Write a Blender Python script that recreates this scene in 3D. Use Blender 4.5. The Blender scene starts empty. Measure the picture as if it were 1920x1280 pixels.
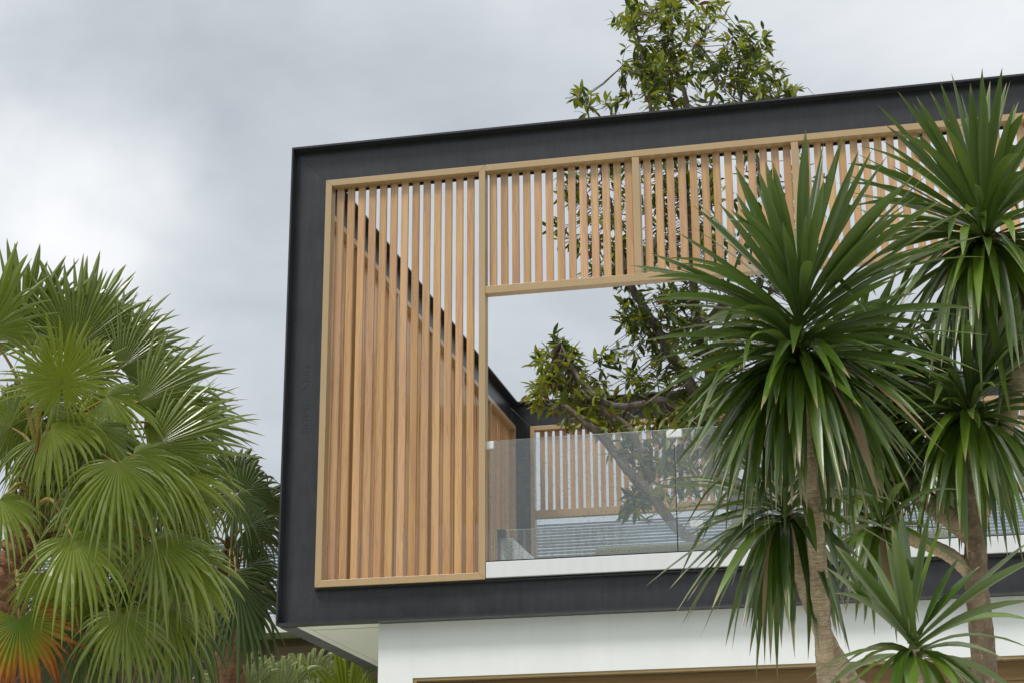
import bpy, math, random
import numpy as np
from mathutils import Vector, Matrix

# ------------------------------------------------------------------ camera
# World frame: X runs along the slatted facade, Y into the house, Z up.
FPX, PITCH, ROLL, YAW = 3515.04, .316239, -.00476156, .22606
ZO = 3.97                                   # height of the underside of the steel box


def _axes():
    r = np.array([1, 0, 0.]); f = np.array([0, math.cos(PITCH), math.sin(PITCH)])
    u = np.array([0, -math.sin(PITCH), math.cos(PITCH)])
    c, s = math.cos(ROLL), math.sin(ROLL)
    E = np.array([[math.cos(YAW), -math.sin(YAW), 0], [math.sin(YAW), math.cos(YAW), 0], [0, 0, 1.]])
    return E @ (c * r + s * u), E @ (-s * r + c * u), E @ f


AR, AU, AF = _axes()
CAM = np.array([4.91241, -13.34779, -2.37448 + ZO])


def ray(x, y):
    return AR * (x - 960.) / FPX - AU * (y - 640.) / FPX + AF


def at(x, y, d):                            # survey point: photo pixel + distance from the camera
    return Vector(CAM + ray(x, y) * d)


def on_v(x, y, v):                          # survey point on a plane parallel to the facade
    d = ray(x, y)
    return Vector(CAM + d * (v - CAM[1]) / d[1])


scene = bpy.context.scene
cam_d = bpy.data.cameras.new('camera')
cam_d.sensor_width = 36.0
cam_d.lens = FPX / 1920. * 36.
cam_d.clip_end = 2000
cam_o = bpy.data.objects.new('camera', cam_d)
scene.collection.objects.link(cam_o)
cam_o.matrix_world = Matrix(((AR[0], AU[0], -AF[0], CAM[0]), (AR[1], AU[1], -AF[1], CAM[1]),
                             (AR[2], AU[2], -AF[2], CAM[2]), (0, 0, 0, 1)))
scene.camera = cam_o

# ------------------------------------------------------------------ world, sun, exposure
SUN_DIR = Vector((-.34, -.52, 1.0)).normalized()      # towards the sun
SUN_EL = math.asin(SUN_DIR.z)
SUN_ROT = math.atan2(SUN_DIR.x, SUN_DIR.y)
scene.view_settings.view_transform = 'Standard'
scene.view_settings.look = 'None'
scene.view_settings.gamma = 1.0
scene.view_settings.exposure = 0.58
scene.view_settings.use_curve_mapping = False
scene.render.engine = 'CYCLES'
scene.cycles.max_bounces = 10
scene.cycles.transparent_max_bounces = 24
scene.cycles.use_denoising = True
scene.cycles.sample_clamp_indirect = 6.0

world = bpy.data.worlds.new('World')
scene.world = world
world.use_nodes = True


class NT:
    """tiny helper for building node trees"""
    def __init__(self, tree):
        self.t = tree
        tree.nodes.clear()

    def n(self, kind, **kw):
        nd = self.t.nodes.new(kind)
        for k, v in kw.items():
            if k == 'ins':
                for a, b in v.items():
                    if isinstance(b, bpy.types.NodeSocket):
                        self.t.links.new(b, nd.inputs[a])
                    else:
                        nd.inputs[a].default_value = b
            else:
                setattr(nd, k, v)
        return nd

    def math(self, op, a, b=0.0, clamp=False):
        nd = self.n('ShaderNodeMath', operation=op, use_clamp=clamp, ins={0: a, 1: b})
        return nd.outputs[0]

    def mix(self, f, a, b, mode='MIX'):
        nd = self.n('ShaderNodeMix', data_type='RGBA', blend_type=mode)
        for i, v in ((0, f), (6, a), (7, b)):
            if isinstance(v, bpy.types.NodeSocket):
                self.t.links.new(v, nd.inputs[i])
            else:
                nd.inputs[i].default_value = v if i == 0 else (*v[:3], 1)
        return nd.outputs[2]

    def ramp(self, f, stops):
        nd = self.n('ShaderNodeValToRGB', ins={0: f})
        el = nd.color_ramp.elements
        while len(el) < len(stops):
            el.new(.5)
        for e, (p, c) in zip(el, stops):
            e.position = p
            e.color = (c, c, c, 1) if isinstance(c, (int, float)) else (*c, 1)
        return nd.outputs[0]

    def noise(self, vec, scale, detail=4, rough=.55, dist=0.0):
        return self.n('ShaderNodeTexNoise', ins={'Vector': vec, 'Scale': scale, 'Detail': detail,
                                                 'Roughness': rough, 'Distortion': dist}).outputs[0]

    def mapping(self, vec, scale=(1, 1, 1), loc=(0, 0, 0)):
        return self.n('ShaderNodeMapping', ins={'Vector': vec, 'Scale': scale, 'Location': loc}).outputs[0]

    def link(self, a, b):
        self.t.links.new(a, b)


def build_world():
    w = NT(world.node_tree)
    sky = w.n('ShaderNodeTexSky', sky_type='NISHITA', sun_disc=False, sun_elevation=SUN_EL, sun_rotation=SUN_ROT)
    tc = w.n('ShaderNodeTexCoord').outputs['Generated']
    z = w.n('ShaderNodeSeparateXYZ', ins={0: tc}).outputs[2]
    zc = w.math('MAXIMUM', z, 0.0)
    den = w.math('ADD', zc, .38)
    flat = w.n('ShaderNodeVectorMath', operation='DIVIDE', ins={0: tc, 1: w.n('ShaderNodeCombineXYZ', ins={0: den, 1: den, 2: den}).outputs[0]}).outputs[0]
    big = w.noise(w.mapping(flat, (1, 1, 1), (3.1, 7.7, 1.3)), 2.0, 5, .5, .35)
    small = w.noise(w.mapping(flat, (1, 1, 1), (9.1, 2.7, 4.3)), 5.5, 6, .55, .5)
    # overcast dome: brighter towards the zenith, cloud thickness from the noise
    lum = w.math('ADD', w.math('MULTIPLY', zc, .70), .228)
    cl = w.math('ADD', w.math('MULTIPLY', w.math('SUBTRACT', big, .5), .75), w.math('MULTIPLY', w.math('SUBTRACT', small, .5), .42))
    # thinner and thicker patches of the cloud deck
    wob = w.n('ShaderNodeVectorMath', operation='ADD', ins={0: tc, 1: w.n('ShaderNodeVectorMath', operation='SCALE', ins={0: w.n('ShaderNodeVectorMath', operation='SUBTRACT', ins={0: w.n('ShaderNodeTexNoise', ins={'Vector': tc, 'Scale': 9.0, 'Detail': 5.0}).outputs[1], 1: (.5, .5, .5)}).outputs[0], 'Scale': .13}).outputs[0]}).outputs[0]
    for (px, py, rad, amp) in SKY_PATCHES:
        d = Vector(ray(px, py)).normalized()
        dist = w.n('ShaderNodeVectorMath', operation='DISTANCE', ins={0: wob, 1: d}).outputs['Value']
        q = w.math('DIVIDE', dist, rad)
        g = w.math('POWER', 2.71828, w.math('MULTIPLY', w.math('MULTIPLY', q, q), -1.0))
        cl = w.math('ADD', cl, w.math('MULTIPLY', g, amp))
    lum = w.math('MULTIPLY', lum, w.math('ADD', cl, 1.0))
    tint = w.mix(w.math('MULTIPLY', w.math('SUBTRACT', lum, .32), 3.0, True), (.885, .98, 1.075), (.985, 1.0, 1.02))
    col = w.n('ShaderNodeVectorMath', operation='SCALE', ins={0: tint, 'Scale': w.math('MULTIPLY', lum, 10.0)}).outputs[0]
    fin = w.mix(.96, sky.outputs[0], col)
    bg = w.n('ShaderNodeBackground', ins={0: fin, 1: .1})
    w.link(bg.outputs[0], w.n('ShaderNodeOutputWorld').inputs[0])


SKY_PATCHES = [(140, 440, .080, .35), (20, 330, .05, .12), (330, 380, .03, .07), (1900, 60, .10, .16), (740, 420, .030, -.08), (450, 560, .045, -.13), (480, 330, .04, -.05), (110, 110, .06, -.08),
               (520, 190, .09, -.14), (90, 40, .06, -.12), (1000, 330, .08, -.10)]
build_world()

sun_d = bpy.data.lights.new('sun', 'SUN')
sun_d.energy = 1.5
sun_d.angle = math.radians(14)
sun_d.color = (1.0, .965, .91)
sun_o = bpy.data.objects.new('sun', sun_d)
scene.collection.objects.link(sun_o)
sun_o.rotation_euler = SUN_DIR.to_track_quat('Z', 'Y').to_euler()
sun_o.location = (0, -10, 30)

# ------------------------------------------------------------------ mesh helpers
COL = scene.collection
RNG = random.Random(11)


def new_obj(name, me, mat=None, parent=None):
    o = bpy.data.objects.new(name, me)
    COL.objects.link(o)
    if mat is not None and me is not None and len(me.materials) == 0:
        me.materials.append(mat)
    if parent is not None:
        o.parent = parent
    return o


def tag(o, label, cat=None, group=None, kind=None):
    if label:
        o['label'] = label
    if cat:
        o['category'] = cat
    if group:
        o['group'] = group
    if kind:
        o['kind'] = kind
    return o


def thing(name, label, cat, loc=(0, 0, 0), group=None):
    o = bpy.data.objects.new(name, None)
    COL.objects.link(o)
    o.location = loc
    o.empty_display_size = .2
    return tag(o, label, cat, group)


class MB:
    """collects vertices, faces and uvs for one mesh"""
    def __init__(self):
        self.v, self.f, self.uv = [], [], []

    def add(self, vs, fs, uvs=None):
        b = len(self.v)
        self.v += [tuple(p) for p in vs]
        self.uv += list(uvs) if uvs is not None else [(0, 0)] * len(vs)
        self.f += [tuple(i + b for i in f) for f in fs]
        return self

    def box(self, x0, x1, y0, y1, z0, z1):
        return self.add([(x0, y0, z0), (x1, y0, z0), (x1, y1, z0), (x0, y1, z0), (x0, y0, z1), (x1, y0, z1), (x1, y1, z1), (x0, y1, z1)],
                        [(0, 3, 2, 1), (4, 5, 6, 7), (0, 1, 5, 4), (1, 2, 6, 5), (2, 3, 7, 6), (3, 0, 4, 7)])

    def prism(self, poly, y0, y1):
        """polygon in x-z (counter-clockwise seen from -y) extruded from y0 to y1"""
        n = len(poly)
        vs = [(x, y0, z) for x, z in poly] + [(x, y1, z) for x, z in poly]
        fs = [tuple(range(n)), tuple(range(2 * n - 1, n - 1, -1))]
        fs += [((i + 1) % n, i, i + n, (i + 1) % n + n) for i in range(n)]
        return self.add(vs, fs)

    def tube(self, pts, rad, sides=9, cap=True, wob=0.0, rng=None):
        pts = [Vector(p) for p in pts]
        vs, fs, uv = [], [], []
        t0 = (pts[1] - pts[0]).normalized()
        ref = Vector((1, 0, 0)) if abs(t0.x) < .8 else Vector((0, 1, 0))
        run = 0.0
        for i, p in enumerate(pts):
            t = (pts[min(i + 1, len(pts) - 1)] - pts[max(i - 1, 0)]).normalized()
            a = (ref - t * ref.dot(t)).normalized()
            b = t.cross(a)
            ref = a
            if i:
                run += (p - pts[i - 1]).length
            for k in range(sides):
                an = 2 * math.pi * k / sides
                r = rad[i] * (1 + (wob * (rng.random() - .5) if rng else 0))
                vs.append(p + (a * math.cos(an) + b * math.sin(an)) * r)
                uv.append((k / sides, run))
        for i in range(len(pts) - 1):
            for k in range(sides):
                k2 = (k + 1) % sides
                fs.append((i * sides + k, i * sides + k2, (i + 1) * sides + k2, (i + 1) * sides + k))
        if cap:
            fs.append(tuple(range(sides - 1, -1, -1)))
            fs.append(tuple((len(pts) - 1) * sides + k for k in range(sides)))
        return self.add(vs, fs, uv)

    def mesh(self, name, mat=None, smooth=False):
        me = bpy.data.meshes.new(name)
        me.from_pydata(self.v, [], self.f)
        ul = me.uv_layers.new(name='UVMap')
        idx = np.empty(len(me.loops), dtype=np.int32)
        me.loops.foreach_get('vertex_index', idx)
        ul.data.foreach_set('uv', np.array(self.uv, dtype=np.float32)[idx].ravel())
        if smooth:
            me.polygons.foreach_set('use_smooth', np.ones(len(me.polygons), dtype=bool))
        me.update()
        if mat is not None:
            me.materials.append(mat)
        return me

    def obj(self, name, mat, parent=None, smooth=False, bevel=0.0):
        o = new_obj(name, self.mesh(name, mat, smooth), None, parent)
        if bevel:
            m = o.modifiers.new('bevel', 'BEVEL')
            m.width = bevel
            m.segments = 2
            m.limit_method = 'ANGLE'
        return o


def catmull(pts, n=6):
    pts = [Vector(p) for p in pts]
    P = [pts[0] * 2 - pts[1]] + pts + [pts[-1] * 2 - pts[-2]]
    out = []
    for i in range(1, len(P) - 2):
        for k in range(n):
            t = k / n
            a, b, c, d = P[i - 1], P[i], P[i + 1], P[i + 2]
            out.append(.5 * ((2 * b) + (c - a) * t + (2 * a - 5 * b + 4 * c - d) * t * t + (3 * b - a - 3 * c + d) * t ** 3))
    out.append(pts[-1])
    return out


def lerps(vals, n):
    """resample a list of radii to n values"""
    xs = np.linspace(0, len(vals) - 1, n)
    return list(np.interp(xs, range(len(vals)), vals))


# ------------------------------------------------------------------ materials
def material(name):
    m = bpy.data.materials.new(name)
    m.use_nodes = True
    return m, NT(m.node_tree)


def finish(nt, shader):
    out = nt.n('ShaderNodeOutputMaterial')
    nt.link(shader, out.inputs[0])


def principled(nt, **ins):
    names = {'base': 'Base Color', 'rough': 'Roughness', 'metal': 'Metallic', 'normal': 'Normal', 'spec': 'Specular IOR Level', 'coat': 'Coat Weight', 'coatr': 'Coat Roughness', 'coati': 'Coat IOR'}
    d = {}
    for k, v in ins.items():
        if k == 'base' and not isinstance(v, bpy.types.NodeSocket):
            v = (*v, 1)
        d[names[k]] = v
    return nt.n('ShaderNodeBsdfPrincipled', ins=d).outputs[0]


def bump(nt, h, strength=.3, dist=.01):
    return nt.n('ShaderNodeBump', ins={'Height': h, 'Strength': strength, 'Distance': dist}).outputs[0]


def mat_steel():
    m, t = material('black_painted_steel')
    pos = t.n('ShaderNodeNewGeometry').outputs['Position']
    streak = t.noise(t.mapping(pos, (9, 9, 1.1)), 3.0, 6, .65)
    blot = t.noise(pos, 5.0, 5, .6)
    fine = t.noise(pos, 90.0, 3, .6)
    f = t.math('ADD', t.math('MULTIPLY', streak, .6), t.math('MULTIPLY', blot, .4))
    base = t.mix(t.ramp(f, [(.35, 0.), (.7, 1.)]), (.027, .028, .032), (.046, .047, .053))
    runs = t.ramp(t.noise(t.mapping(pos, (38, 38, 2.6)), 2.0, 3, .5), [(.66, 0.), (.74, 1.)])
    base = t.mix(t.math('MULTIPLY', runs, .5), base, (.062, .064, .070))
    rough = t.math('ADD', t.math('MULTIPLY', blot, .25), .20)
    finish(t, principled(t, base=base, rough=rough, spec=.45, normal=bump(t, fine, .25, .002)))
    return m


def mat_gold():
    m, t = material('bronze_powder_coat')
    pos = t.n('ShaderNodeNewGeometry').outputs['Position']
    a = t.noise(t.mapping(pos, (3, 3, .6)), 4.0, 5, .6)
    fine = t.noise(pos, 260.0, 2, .5)
    base = t.mix(a, (.43, .288, .145), (.51, .358, .19))
    finish(t, principled(t, base=base, rough=.40, spec=.5, coat=.4, coatr=.18, coati=1.5, normal=bump(t, fine, .08, .001)))
    return m


def mat_wood():
    m, t = material('woodgrain_batten')
    oc = t.n('ShaderNodeTexCoord').outputs['Object']
    rnd = t.n('ShaderNodeObjectInfo').outputs['Random']
    off = t.n('ShaderNodeCombineXYZ', ins={0: t.math('MULTIPLY', rnd, 17.0), 1: t.math('MULTIPLY', rnd, 5.0), 2: t.math('MULTIPLY', rnd, 41.0)}).outputs[0]
    p = t.n('ShaderNodeVectorMath', operation='ADD', ins={0: oc, 1: off}).outputs[0]
    warp = t.noise(t.mapping(p, (6, 6, 1.6)), 1.5, 3, .5)
    line = t.noise(t.mapping(t.n('ShaderNodeVectorMath', operation='ADD', ins={0: p, 1: t.n('ShaderNodeCombineXYZ', ins={0: t.math('MULTIPLY', warp, .09)}).outputs[0]}).outputs[0], (26, 26, .55)), 2.2, 4, .55)
    fine = t.noise(t.mapping(p, (150, 150, 3.0)), 2.0, 3, .6)
    tone = t.noise(t.mapping(p, (9, 9, .5)), 2.0, 2, .5)
    honey = t.mix(rnd, (.60, .345, .105), (.65, .395, .175))
    rose = t.mix(rnd, (.52, .275, .11), (.61, .345, .175))
    c = t.mix(t.ramp(tone, [(.38, 0.), (.62, 1.)]), honey, rose)
    dk = t.math('MULTIPLY', t.ramp(line, [(.50, 0.), (.56, 1.), (.60, .15), (.70, .6)]), .48)
    c = t.mix(dk, c, (.27, .11, .06))
    rnd2 = t.math('FRACT', t.math('MULTIPLY', rnd, 73.7))
    c = t.mix(1.0, c, t.n('ShaderNodeCombineXYZ', ins={0: t.math('ADD', t.math('MULTIPLY', rnd2, .26), .86), 1: t.math('ADD', t.math('MULTIPLY', rnd2, .28), .84), 2: t.math('ADD', t.math('MULTIPLY', rnd2, .34), .80)}).outputs[0], 'MULTIPLY')
    c = t.mix(t.math('MULTIPLY', fine, .2), c, (.45, .25, .12))
    finish(t, principled(t, base=c, rough=.40, spec=.5, coat=.8, coatr=.16, coati=1.55, normal=bump(t, fine, .1, .001)))
    return m


def mat_plain(name, c0, c1, scale=3.0, rough=.6, spec=.4, bumpy=.08, metal=0.0, stretch=(1, 1, 1)):
    m, t = material(name)
    pos = t.n('ShaderNodeNewGeometry').outputs['Position']
    a = t.noise(t.mapping(pos, stretch), scale, 6, .6)
    fine = t.noise(pos, 120.0, 3, .55)
    finish(t, principled(t, base=t.mix(t.ramp(a, [(.3, 0.), (.7, 1.)]), c0, c1), rough=rough, spec=spec, metal=metal, normal=bump(t, fine, bumpy, .002)))
    return m


def mat_glass():
    m, t = material('wet_balustrade_glass')
    pos = t.n('ShaderNodeNewGeometry').outputs['Position']
    p2 = t.mapping(pos, (1, 1, .8))
    v1 = t.n('ShaderNodeTexVoronoi', ins={'Vector': p2, 'Scale': 58.0, 'Randomness': 1.0})
    v2 = t.n('ShaderNodeTexVoronoi', ins={'Vector': p2, 'Scale': 120.0, 'Randomness': 1.0})
    pick1 = t.math('GREATER_THAN', t.n('ShaderNodeSeparateXYZ', ins={0: v1.outputs['Color']}).outputs[0], .62)
    pick2 = t.math('GREATER_THAN', t.n('ShaderNodeSeparateXYZ', ins={0: v2.outputs['Color']}).outputs[1], .45)
    d1 = t.math('MULTIPLY', t.math('LESS_THAN', v1.outputs['Distance'], .23), pick1)
    d2 = t.math('MULTIPLY', t.math('LESS_THAN', v2.outputs['Distance'], .26), pick2)
    dens = t.ramp(t.noise(t.mapping(pos, (1, 1, .5)), 2.2, 3, .6), [(.35, .25), (.65, 1.)])
    drops = t.math('MULTIPLY', t.math('MAXIMUM', d1, d2), dens)
    film = t.ramp(t.noise(t.mapping(pos, (1, 1, .35)), 3.2, 4, .6), [(.3, .05), (.75, .13)])
    clear = t.n('ShaderNodeBsdfTransparent', ins={0: (.955, .975, .97, 1)}).outputs[0]
    gloss = t.n('ShaderNodeBsdfGlossy', ins={0: (1, 1, 1, 1), 'Roughness': .02}).outputs[0]
    veil = t.n('ShaderNodeMixShader', ins={0: .5, 1: t.n('ShaderNodeBsdfDiffuse', ins={0: (.62, .68, .66, 1)}).outputs[0], 2: t.n('ShaderNodeBsdfTranslucent', ins={0: (.62, .68, .66, 1)}).outputs[0]}).outputs[0]
    fres = t.n('ShaderNodeFresnel', ins={'IOR': 1.6}).outputs[0]
    s = t.n('ShaderNodeMixShader', ins={0: t.math('MULTIPLY', film, .6), 1: clear, 2: veil}).outputs[0]
    s = t.n('ShaderNodeMixShader', ins={0: t.math('MULTIPLY', fres, 1.5, True), 1: s, 2: gloss}).outputs[0]
    lens = t.n('ShaderNodeMixShader', ins={0: .42, 1: t.n('ShaderNodeBsdfTransparent', ins={0: (.22, .25, .26, 1)}).outputs[0], 2: veil}).outputs[0]
    s = t.n('ShaderNodeMixShader', ins={0: t.math('MULTIPLY', drops, .75), 1: s, 2: lens}).outputs[0]
    finish(t, s)
    return m


def leaf_mat(name, dark, light, mid, rough=.36, trans=.22, stripes=26.0, tip=None, scale=5.0, under=None, spec=.5, bstr=.25, coat=0.0):
    """leaf with long veins: UV x runs across the blade, UV y from base to tip"""
    m, t = material(name)
    uv = t.n('ShaderNodeTexCoord').outputs['UV']
    sp = t.n('ShaderNodeSeparateXYZ', ins={0: uv})
    x, y = sp.outputs[0], sp.outputs[1]
    pos = t.n('ShaderNodeNewGeometry').outputs['Position']
    rnd = t.n('ShaderNodeObjectInfo').outputs['Random']
    geo = t.n('ShaderNodeNewGeometry')
    vein = t.noise(t.mapping(uv, (stripes, .8, 1)), 1.0, 3, .6)
    blot = t.noise(pos, scale, 4, .6)
    f = t.math('ADD', t.math('MULTIPLY', vein, .45), t.math('ADD', t.math('MULTIPLY', blot, .4), t.math('MULTIPLY', t.math('SUBTRACT', rnd, .25), .5)))
    c = t.mix(t.ramp(f, [(.36, 0.), (.74, 1.)]), dark, light)
    rib = t.ramp(t.math('ABSOLUTE', t.math('SUBTRACT', x, .5)), [(.0, 1.), (.06, 0.)])
    c = t.mix(t.math('MULTIPLY', rib, t.ramp(y, [(0., .75), (.8, .1)])), c, mid)
    c = t.mix(t.ramp(y, [(.0, .85), (.13, 0.)]), c, mid)
    if under is not None:
        c = t.mix(t.math('MULTIPLY', geo.outputs['Backfacing'], .8), c, under)
    if tip is not None:
        c = t.mix(t.ramp(t.math('ADD', y, t.math('MULTIPLY', t.math('SUBTRACT', blot, .5), .30)), [(.92, 0.), (.99, 1.)]), c, tip)
    drops = t.noise(pos, 160.0, 2, .5)
    h = t.math('ADD', t.math('MULTIPLY', vein, 1.0), t.math('MULTIPLY', drops, .35))
    pr = principled(t, base=c, rough=t.math('ADD', t.math('MULTIPLY', blot, .22), rough - .1), spec=spec, coat=coat, coatr=.2, normal=bump(t, h, bstr, .004))
    tr = t.n('ShaderNodeBsdfTranslucent', ins={0: t.mix(.5, c, light)}).outputs[0]
    finish(t, t.n('ShaderNodeMixShader', ins={0: trans, 1: pr, 2: tr}).outputs[0])
    return m


def mat_dry_frond():
    m, t = material('dying_palm_frond')
    uv = t.n('ShaderNodeTexCoord').outputs['UV']
    sp = t.n('ShaderNodeSeparateXYZ', ins={0: uv})
    pos = t.n('ShaderNodeNewGeometry').outputs['Position']
    n1 = t.noise(t.mapping(pos, (1, 1, 1)), 22.0, 5, .7)
    n2 = t.noise(t.mapping(uv, (3.1, .6, 1)), 1.0, 3, .6)
    y = t.math('ADD', sp.outputs[1], t.math('ADD', t.math('MULTIPLY', t.math('SUBTRACT', n1, .5), .5), t.math('MULTIPLY', t.math('SUBTRACT', n2, .5), .5)))
    c = t.ramp(y, [(.15, (.13, .20, .025)), (.42, (.24, .22, .02)), (.62, (.36, .13, .02)), (.8, (.22, .07, .018)), (.97, (.10, .05, .035))])
    pr = principled(t, base=c, rough=.5, spec=.3, normal=bump(t, n2, .3, .004))
    tr = t.n('ShaderNodeBsdfTranslucent', ins={0: c}).outputs[0]
    finish(t, t.n('ShaderNodeMixShader', ins={0: .2, 1: pr, 2: tr}).outputs[0])
    return m


def mat_bark(name, c0, c1, c2, ring=60.0, ringmix=.5, scale=12.0, bstr=.6):
    m, t = material(name)
    uv = t.n('ShaderNodeTexCoord').outputs['UV']
    pos = t.n('ShaderNodeNewGeometry').outputs['Position']
    rings = t.noise(t.mapping(uv, (3.0, ring, 1)), 1.0, 3, .6, .4)
    pat = t.noise(t.mapping(pos, (1, 1, .35)), scale, 6, .65)
    spots = t.noise(pos, scale * 4, 4, .6)
    f = t.math('ADD', t.math('MULTIPLY', rings, ringmix), t.math('MULTIPLY', pat, 1 - ringmix))
    c = t.mix(t.ramp(f, [(.36, 0.), (.64, 1.)]), c0, c1)
    c = t.mix(t.ramp(spots, [(.56, 0.), (.7, .7)]), c, c2)
    h = t.math('ADD', f, t.math('MULTIPLY', spots, .4))
    finish(t, principled(t, base=c, rough=.85, spec=.25, normal=bump(t, h, bstr, .02)))
    return m


def mat_ground():
    m, t = material('lawn')
    pos = t.n('ShaderNodeNewGeometry').outputs['Position']
    a = t.noise(pos, .6, 5, .6)
    b = t.noise(pos, 30, 4, .6)
    c = t.mix(a, (.045, .085, .02), (.09, .13, .035))
    c = t.mix(t.math('MULTIPLY', b, .5), c, (.03, .05, .015))
    finish(t, principled(t, base=c, rough=.9, normal=bump(t, b, .8, .03)))
    return m


M = {}
M['steel'] = mat_steel()
M['gold'] = mat_gold()
M['wood'] = mat_wood()
M['glass'] = mat_glass()
def mat_render():
    m, t = material('white_render_drips')
    pos = t.n('ShaderNodeNewGeometry').outputs['Position']
    a = t.noise(t.mapping(pos, (1.6, 1, .5)), 2.2, 6, .6)
    fine = t.noise(pos, 140.0, 4, .6)
    c = t.mix(t.ramp(a, [(.3, 0.), (.7, 1.)]), (.80, .82, .81), (.86, .875, .87))
    drip = t.ramp(t.noise(t.mapping(pos, (9, 9, .7)), 1.6, 4, .6), [(.56, 0.), (.72, 1.)])
    c = t.mix(t.math('MULTIPLY', drip, .06), c, (.50, .50, .45))
    finish(t, principled(t, base=c, rough=.7, spec=.3, normal=bump(t, fine, .35, .003)))
    return m



M['white'] = mat_render()
M['upstand'] = mat_plain('bright_white_paint', (.84, .86, .855), (.88, .90, .895), 3.0, .6, .3, .05)
M['dead'] = leaf_mat('dead_strap_leaf', (.16, .10, .05), (.30, .21, .12), (.32, .24, .14), .6, .2, 14.0, None, 6.0, (.25, .17, .10), .2)
M['sill'] = mat_plain('white_sill_paint', (.68, .69, .70), (.74, .75, .76), 3.0, .4, .4, .04, 0, (5, 5, .6))
M['soffit'] = mat_plain('pale_soffit_board', (.76, .765, .68), (.82, .825, .74), 1.5, .7, .3, .06)
M['greysteel'] = mat_plain('weathered_grey_steel', (.085, .085, .09), (.13, .13, .137), 6.0, .6, .3, .2)
M['clip'] = mat_plain('satin_steel_clip', (.72, .72, .71), (.80, .80, .79), 20.0, .35, .5, .02)
M['dark'] = mat_plain('dark_rubber', (.012, .012, .013), (.02, .02, .02), 20.0, .6, .3, .05)
M['floor'] = mat_plain('terrace_tile', (.60, .585, .55), (.68, .66, .63), 3.0, .6)
M['board'] = mat_plain('stained_board', (.17, .10, .036), (.25, .15, .06), 2.5, .5, .4, .15, 0, (.6, 20, 20))
M['brassy'] = mat_plain('bronze_head_trim', (.30, .21, .10), (.38, .27, .13), 4.0, .4, .5)
M['cream'] = mat_plain('cream_canvas', (.60, .58, .42), (.68, .66, .50), 8.0, .8, .2, .2)
M['ground'] = mat_ground()
M['concrete'] = mat_plain('pale_concrete', (.52, .52, .46), (.62, .62, .56), 1.5, .8, .3, .3)
M['rooftile'] = mat_plain('blue_grey_roof_sheet', (.30, .335, .375), (.40, .43, .47), 2.0, .38, .5, .05, .1)
M['fascia'] = mat_plain('cream_fascia', (.66, .65, .60), (.72, .71, .66), 2.0, .6)
M['brick'] = mat_plain('brown_wall', (.16, .11, .08), (.22, .155, .115), 6.0, .8, .2, .3)
M['brownpane'] = mat_plain('brown_curtain', (.24, .16, .115), (.30, .21, .15), 3.0, .6, .3, .1, 0, (12, 12, .3))
M['dracaena'] = leaf_mat('dark_strap_leaf', (.030, .070, .004), (.140, .230, .020), (.22, .30, .055), .30, .14, 22.0, (.32, .26, .12), 5.0, (.11, .17, .045), .5, .25, .55)
M['dracaena_new'] = leaf_mat('fresh_strap_leaf', (.036, .080, .004), (.135, .215, .016), (.28, .34, .07), .30, .16, 22.0, (.32, .26, .12), 5.0, (.12, .18, .045), .5, .25, .5)
M['frond'] = leaf_mat('palm_frond_green', (.048, .092, .003), (.33, .42, .014), (.42, .42, .05), .31, .28, 2.2, (.30, .24, .08), 3.0, (.17, .22, .04), .45, .25, .6)
M['frond_lime'] = leaf_mat('palm_frond_lime', (.17, .235, .004), (.40, .45, .016), (.52, .46, .06), .38, .34, 2.2, (.34, .28, .07), 3.0, (.20, .25, .03), .35, .25, .3)
M['frond_shaded'] = leaf_mat('palm_frond_shaded', (.022, .045, .004), (.12, .17, .018), (.18, .21, .05), .42, .22, 2.2, (.24, .2, .08), 3.0, (.085, .12, .045), .3)  # darker copy of the frond green, shade painted into the colour
M['frond_pale'] = leaf_mat('palm_frond_pale', (.20, .28, .05), (.42, .50, .19), (.46, .50, .22), .42, .3, 2.2, (.75, .72, .52), 4.0, (.34, .38, .20), .4)
M['frond_dry'] = mat_dry_frond()
M['petiole'] = mat_plain('palm_stalk', (.20, .17, .035), (.33, .22, .06), 8.0, .5, .4, .1, 0, (2, 2, .6))
M['fibre'] = mat_bark('palm_fibre', (.11, .05, .028), (.33, .175, .10), (.46, .29, .18), 30.0, .4, 16.0, .9)
M['drac_bark'] = mat_bark('ringed_cane_bark', (.30, .21, .135), (.64, .50, .35), (.74, .63, .48), 150.0, .55, 20.0, .7)
M['drac_bark_old'] = mat_bark('flaking_cane_bark', (.13, .085, .058), (.36, .265, .19), (.55, .43, .31), 18.0, .35, 11.0, 1.0)
M['tree_bark'] = mat_bark('grey_tree_bark', (.085, .07, .056), (.24, .205, .17), (.36, .34, .29), 14.0, .25, 14.0, 1.0)
M['tree_leaf'] = leaf_mat('glossy_tree_leaf', (.036, .070, .008), (.145, .20, .026), (.2, .23, .06), .34, .26, 5.0, None, 2.0, (.11, .15, .05), .5)
M['tree_leaf_fresh'] = leaf_mat('fresh_tree_leaf', (.13, .18, .010), (.33, .36, .03), (.36, .37, .07), .36, .36, 5.0, None, 2.0, (.20, .24, .04), .4)
M['tree_leaf_red'] = leaf_mat('russet_tree_leaf', (.11, .035, .02), (.24, .10, .05), (.26, .13, .07), .42, .25, 5.0, None, 3.0, (.2, .1, .07), .4)
M['shoot'] = mat_plain('green_stem_tip', (.07, .11, .018), (.15, .19, .04), 14.0, .5, .4, .2)


# ------------------------------------------------------------------ ground
def gz(y):
    t = min(max((y + 8.0) / 5.5, 0), 1)
    return 1.15 * t * t * (3 - 2 * t)


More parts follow.
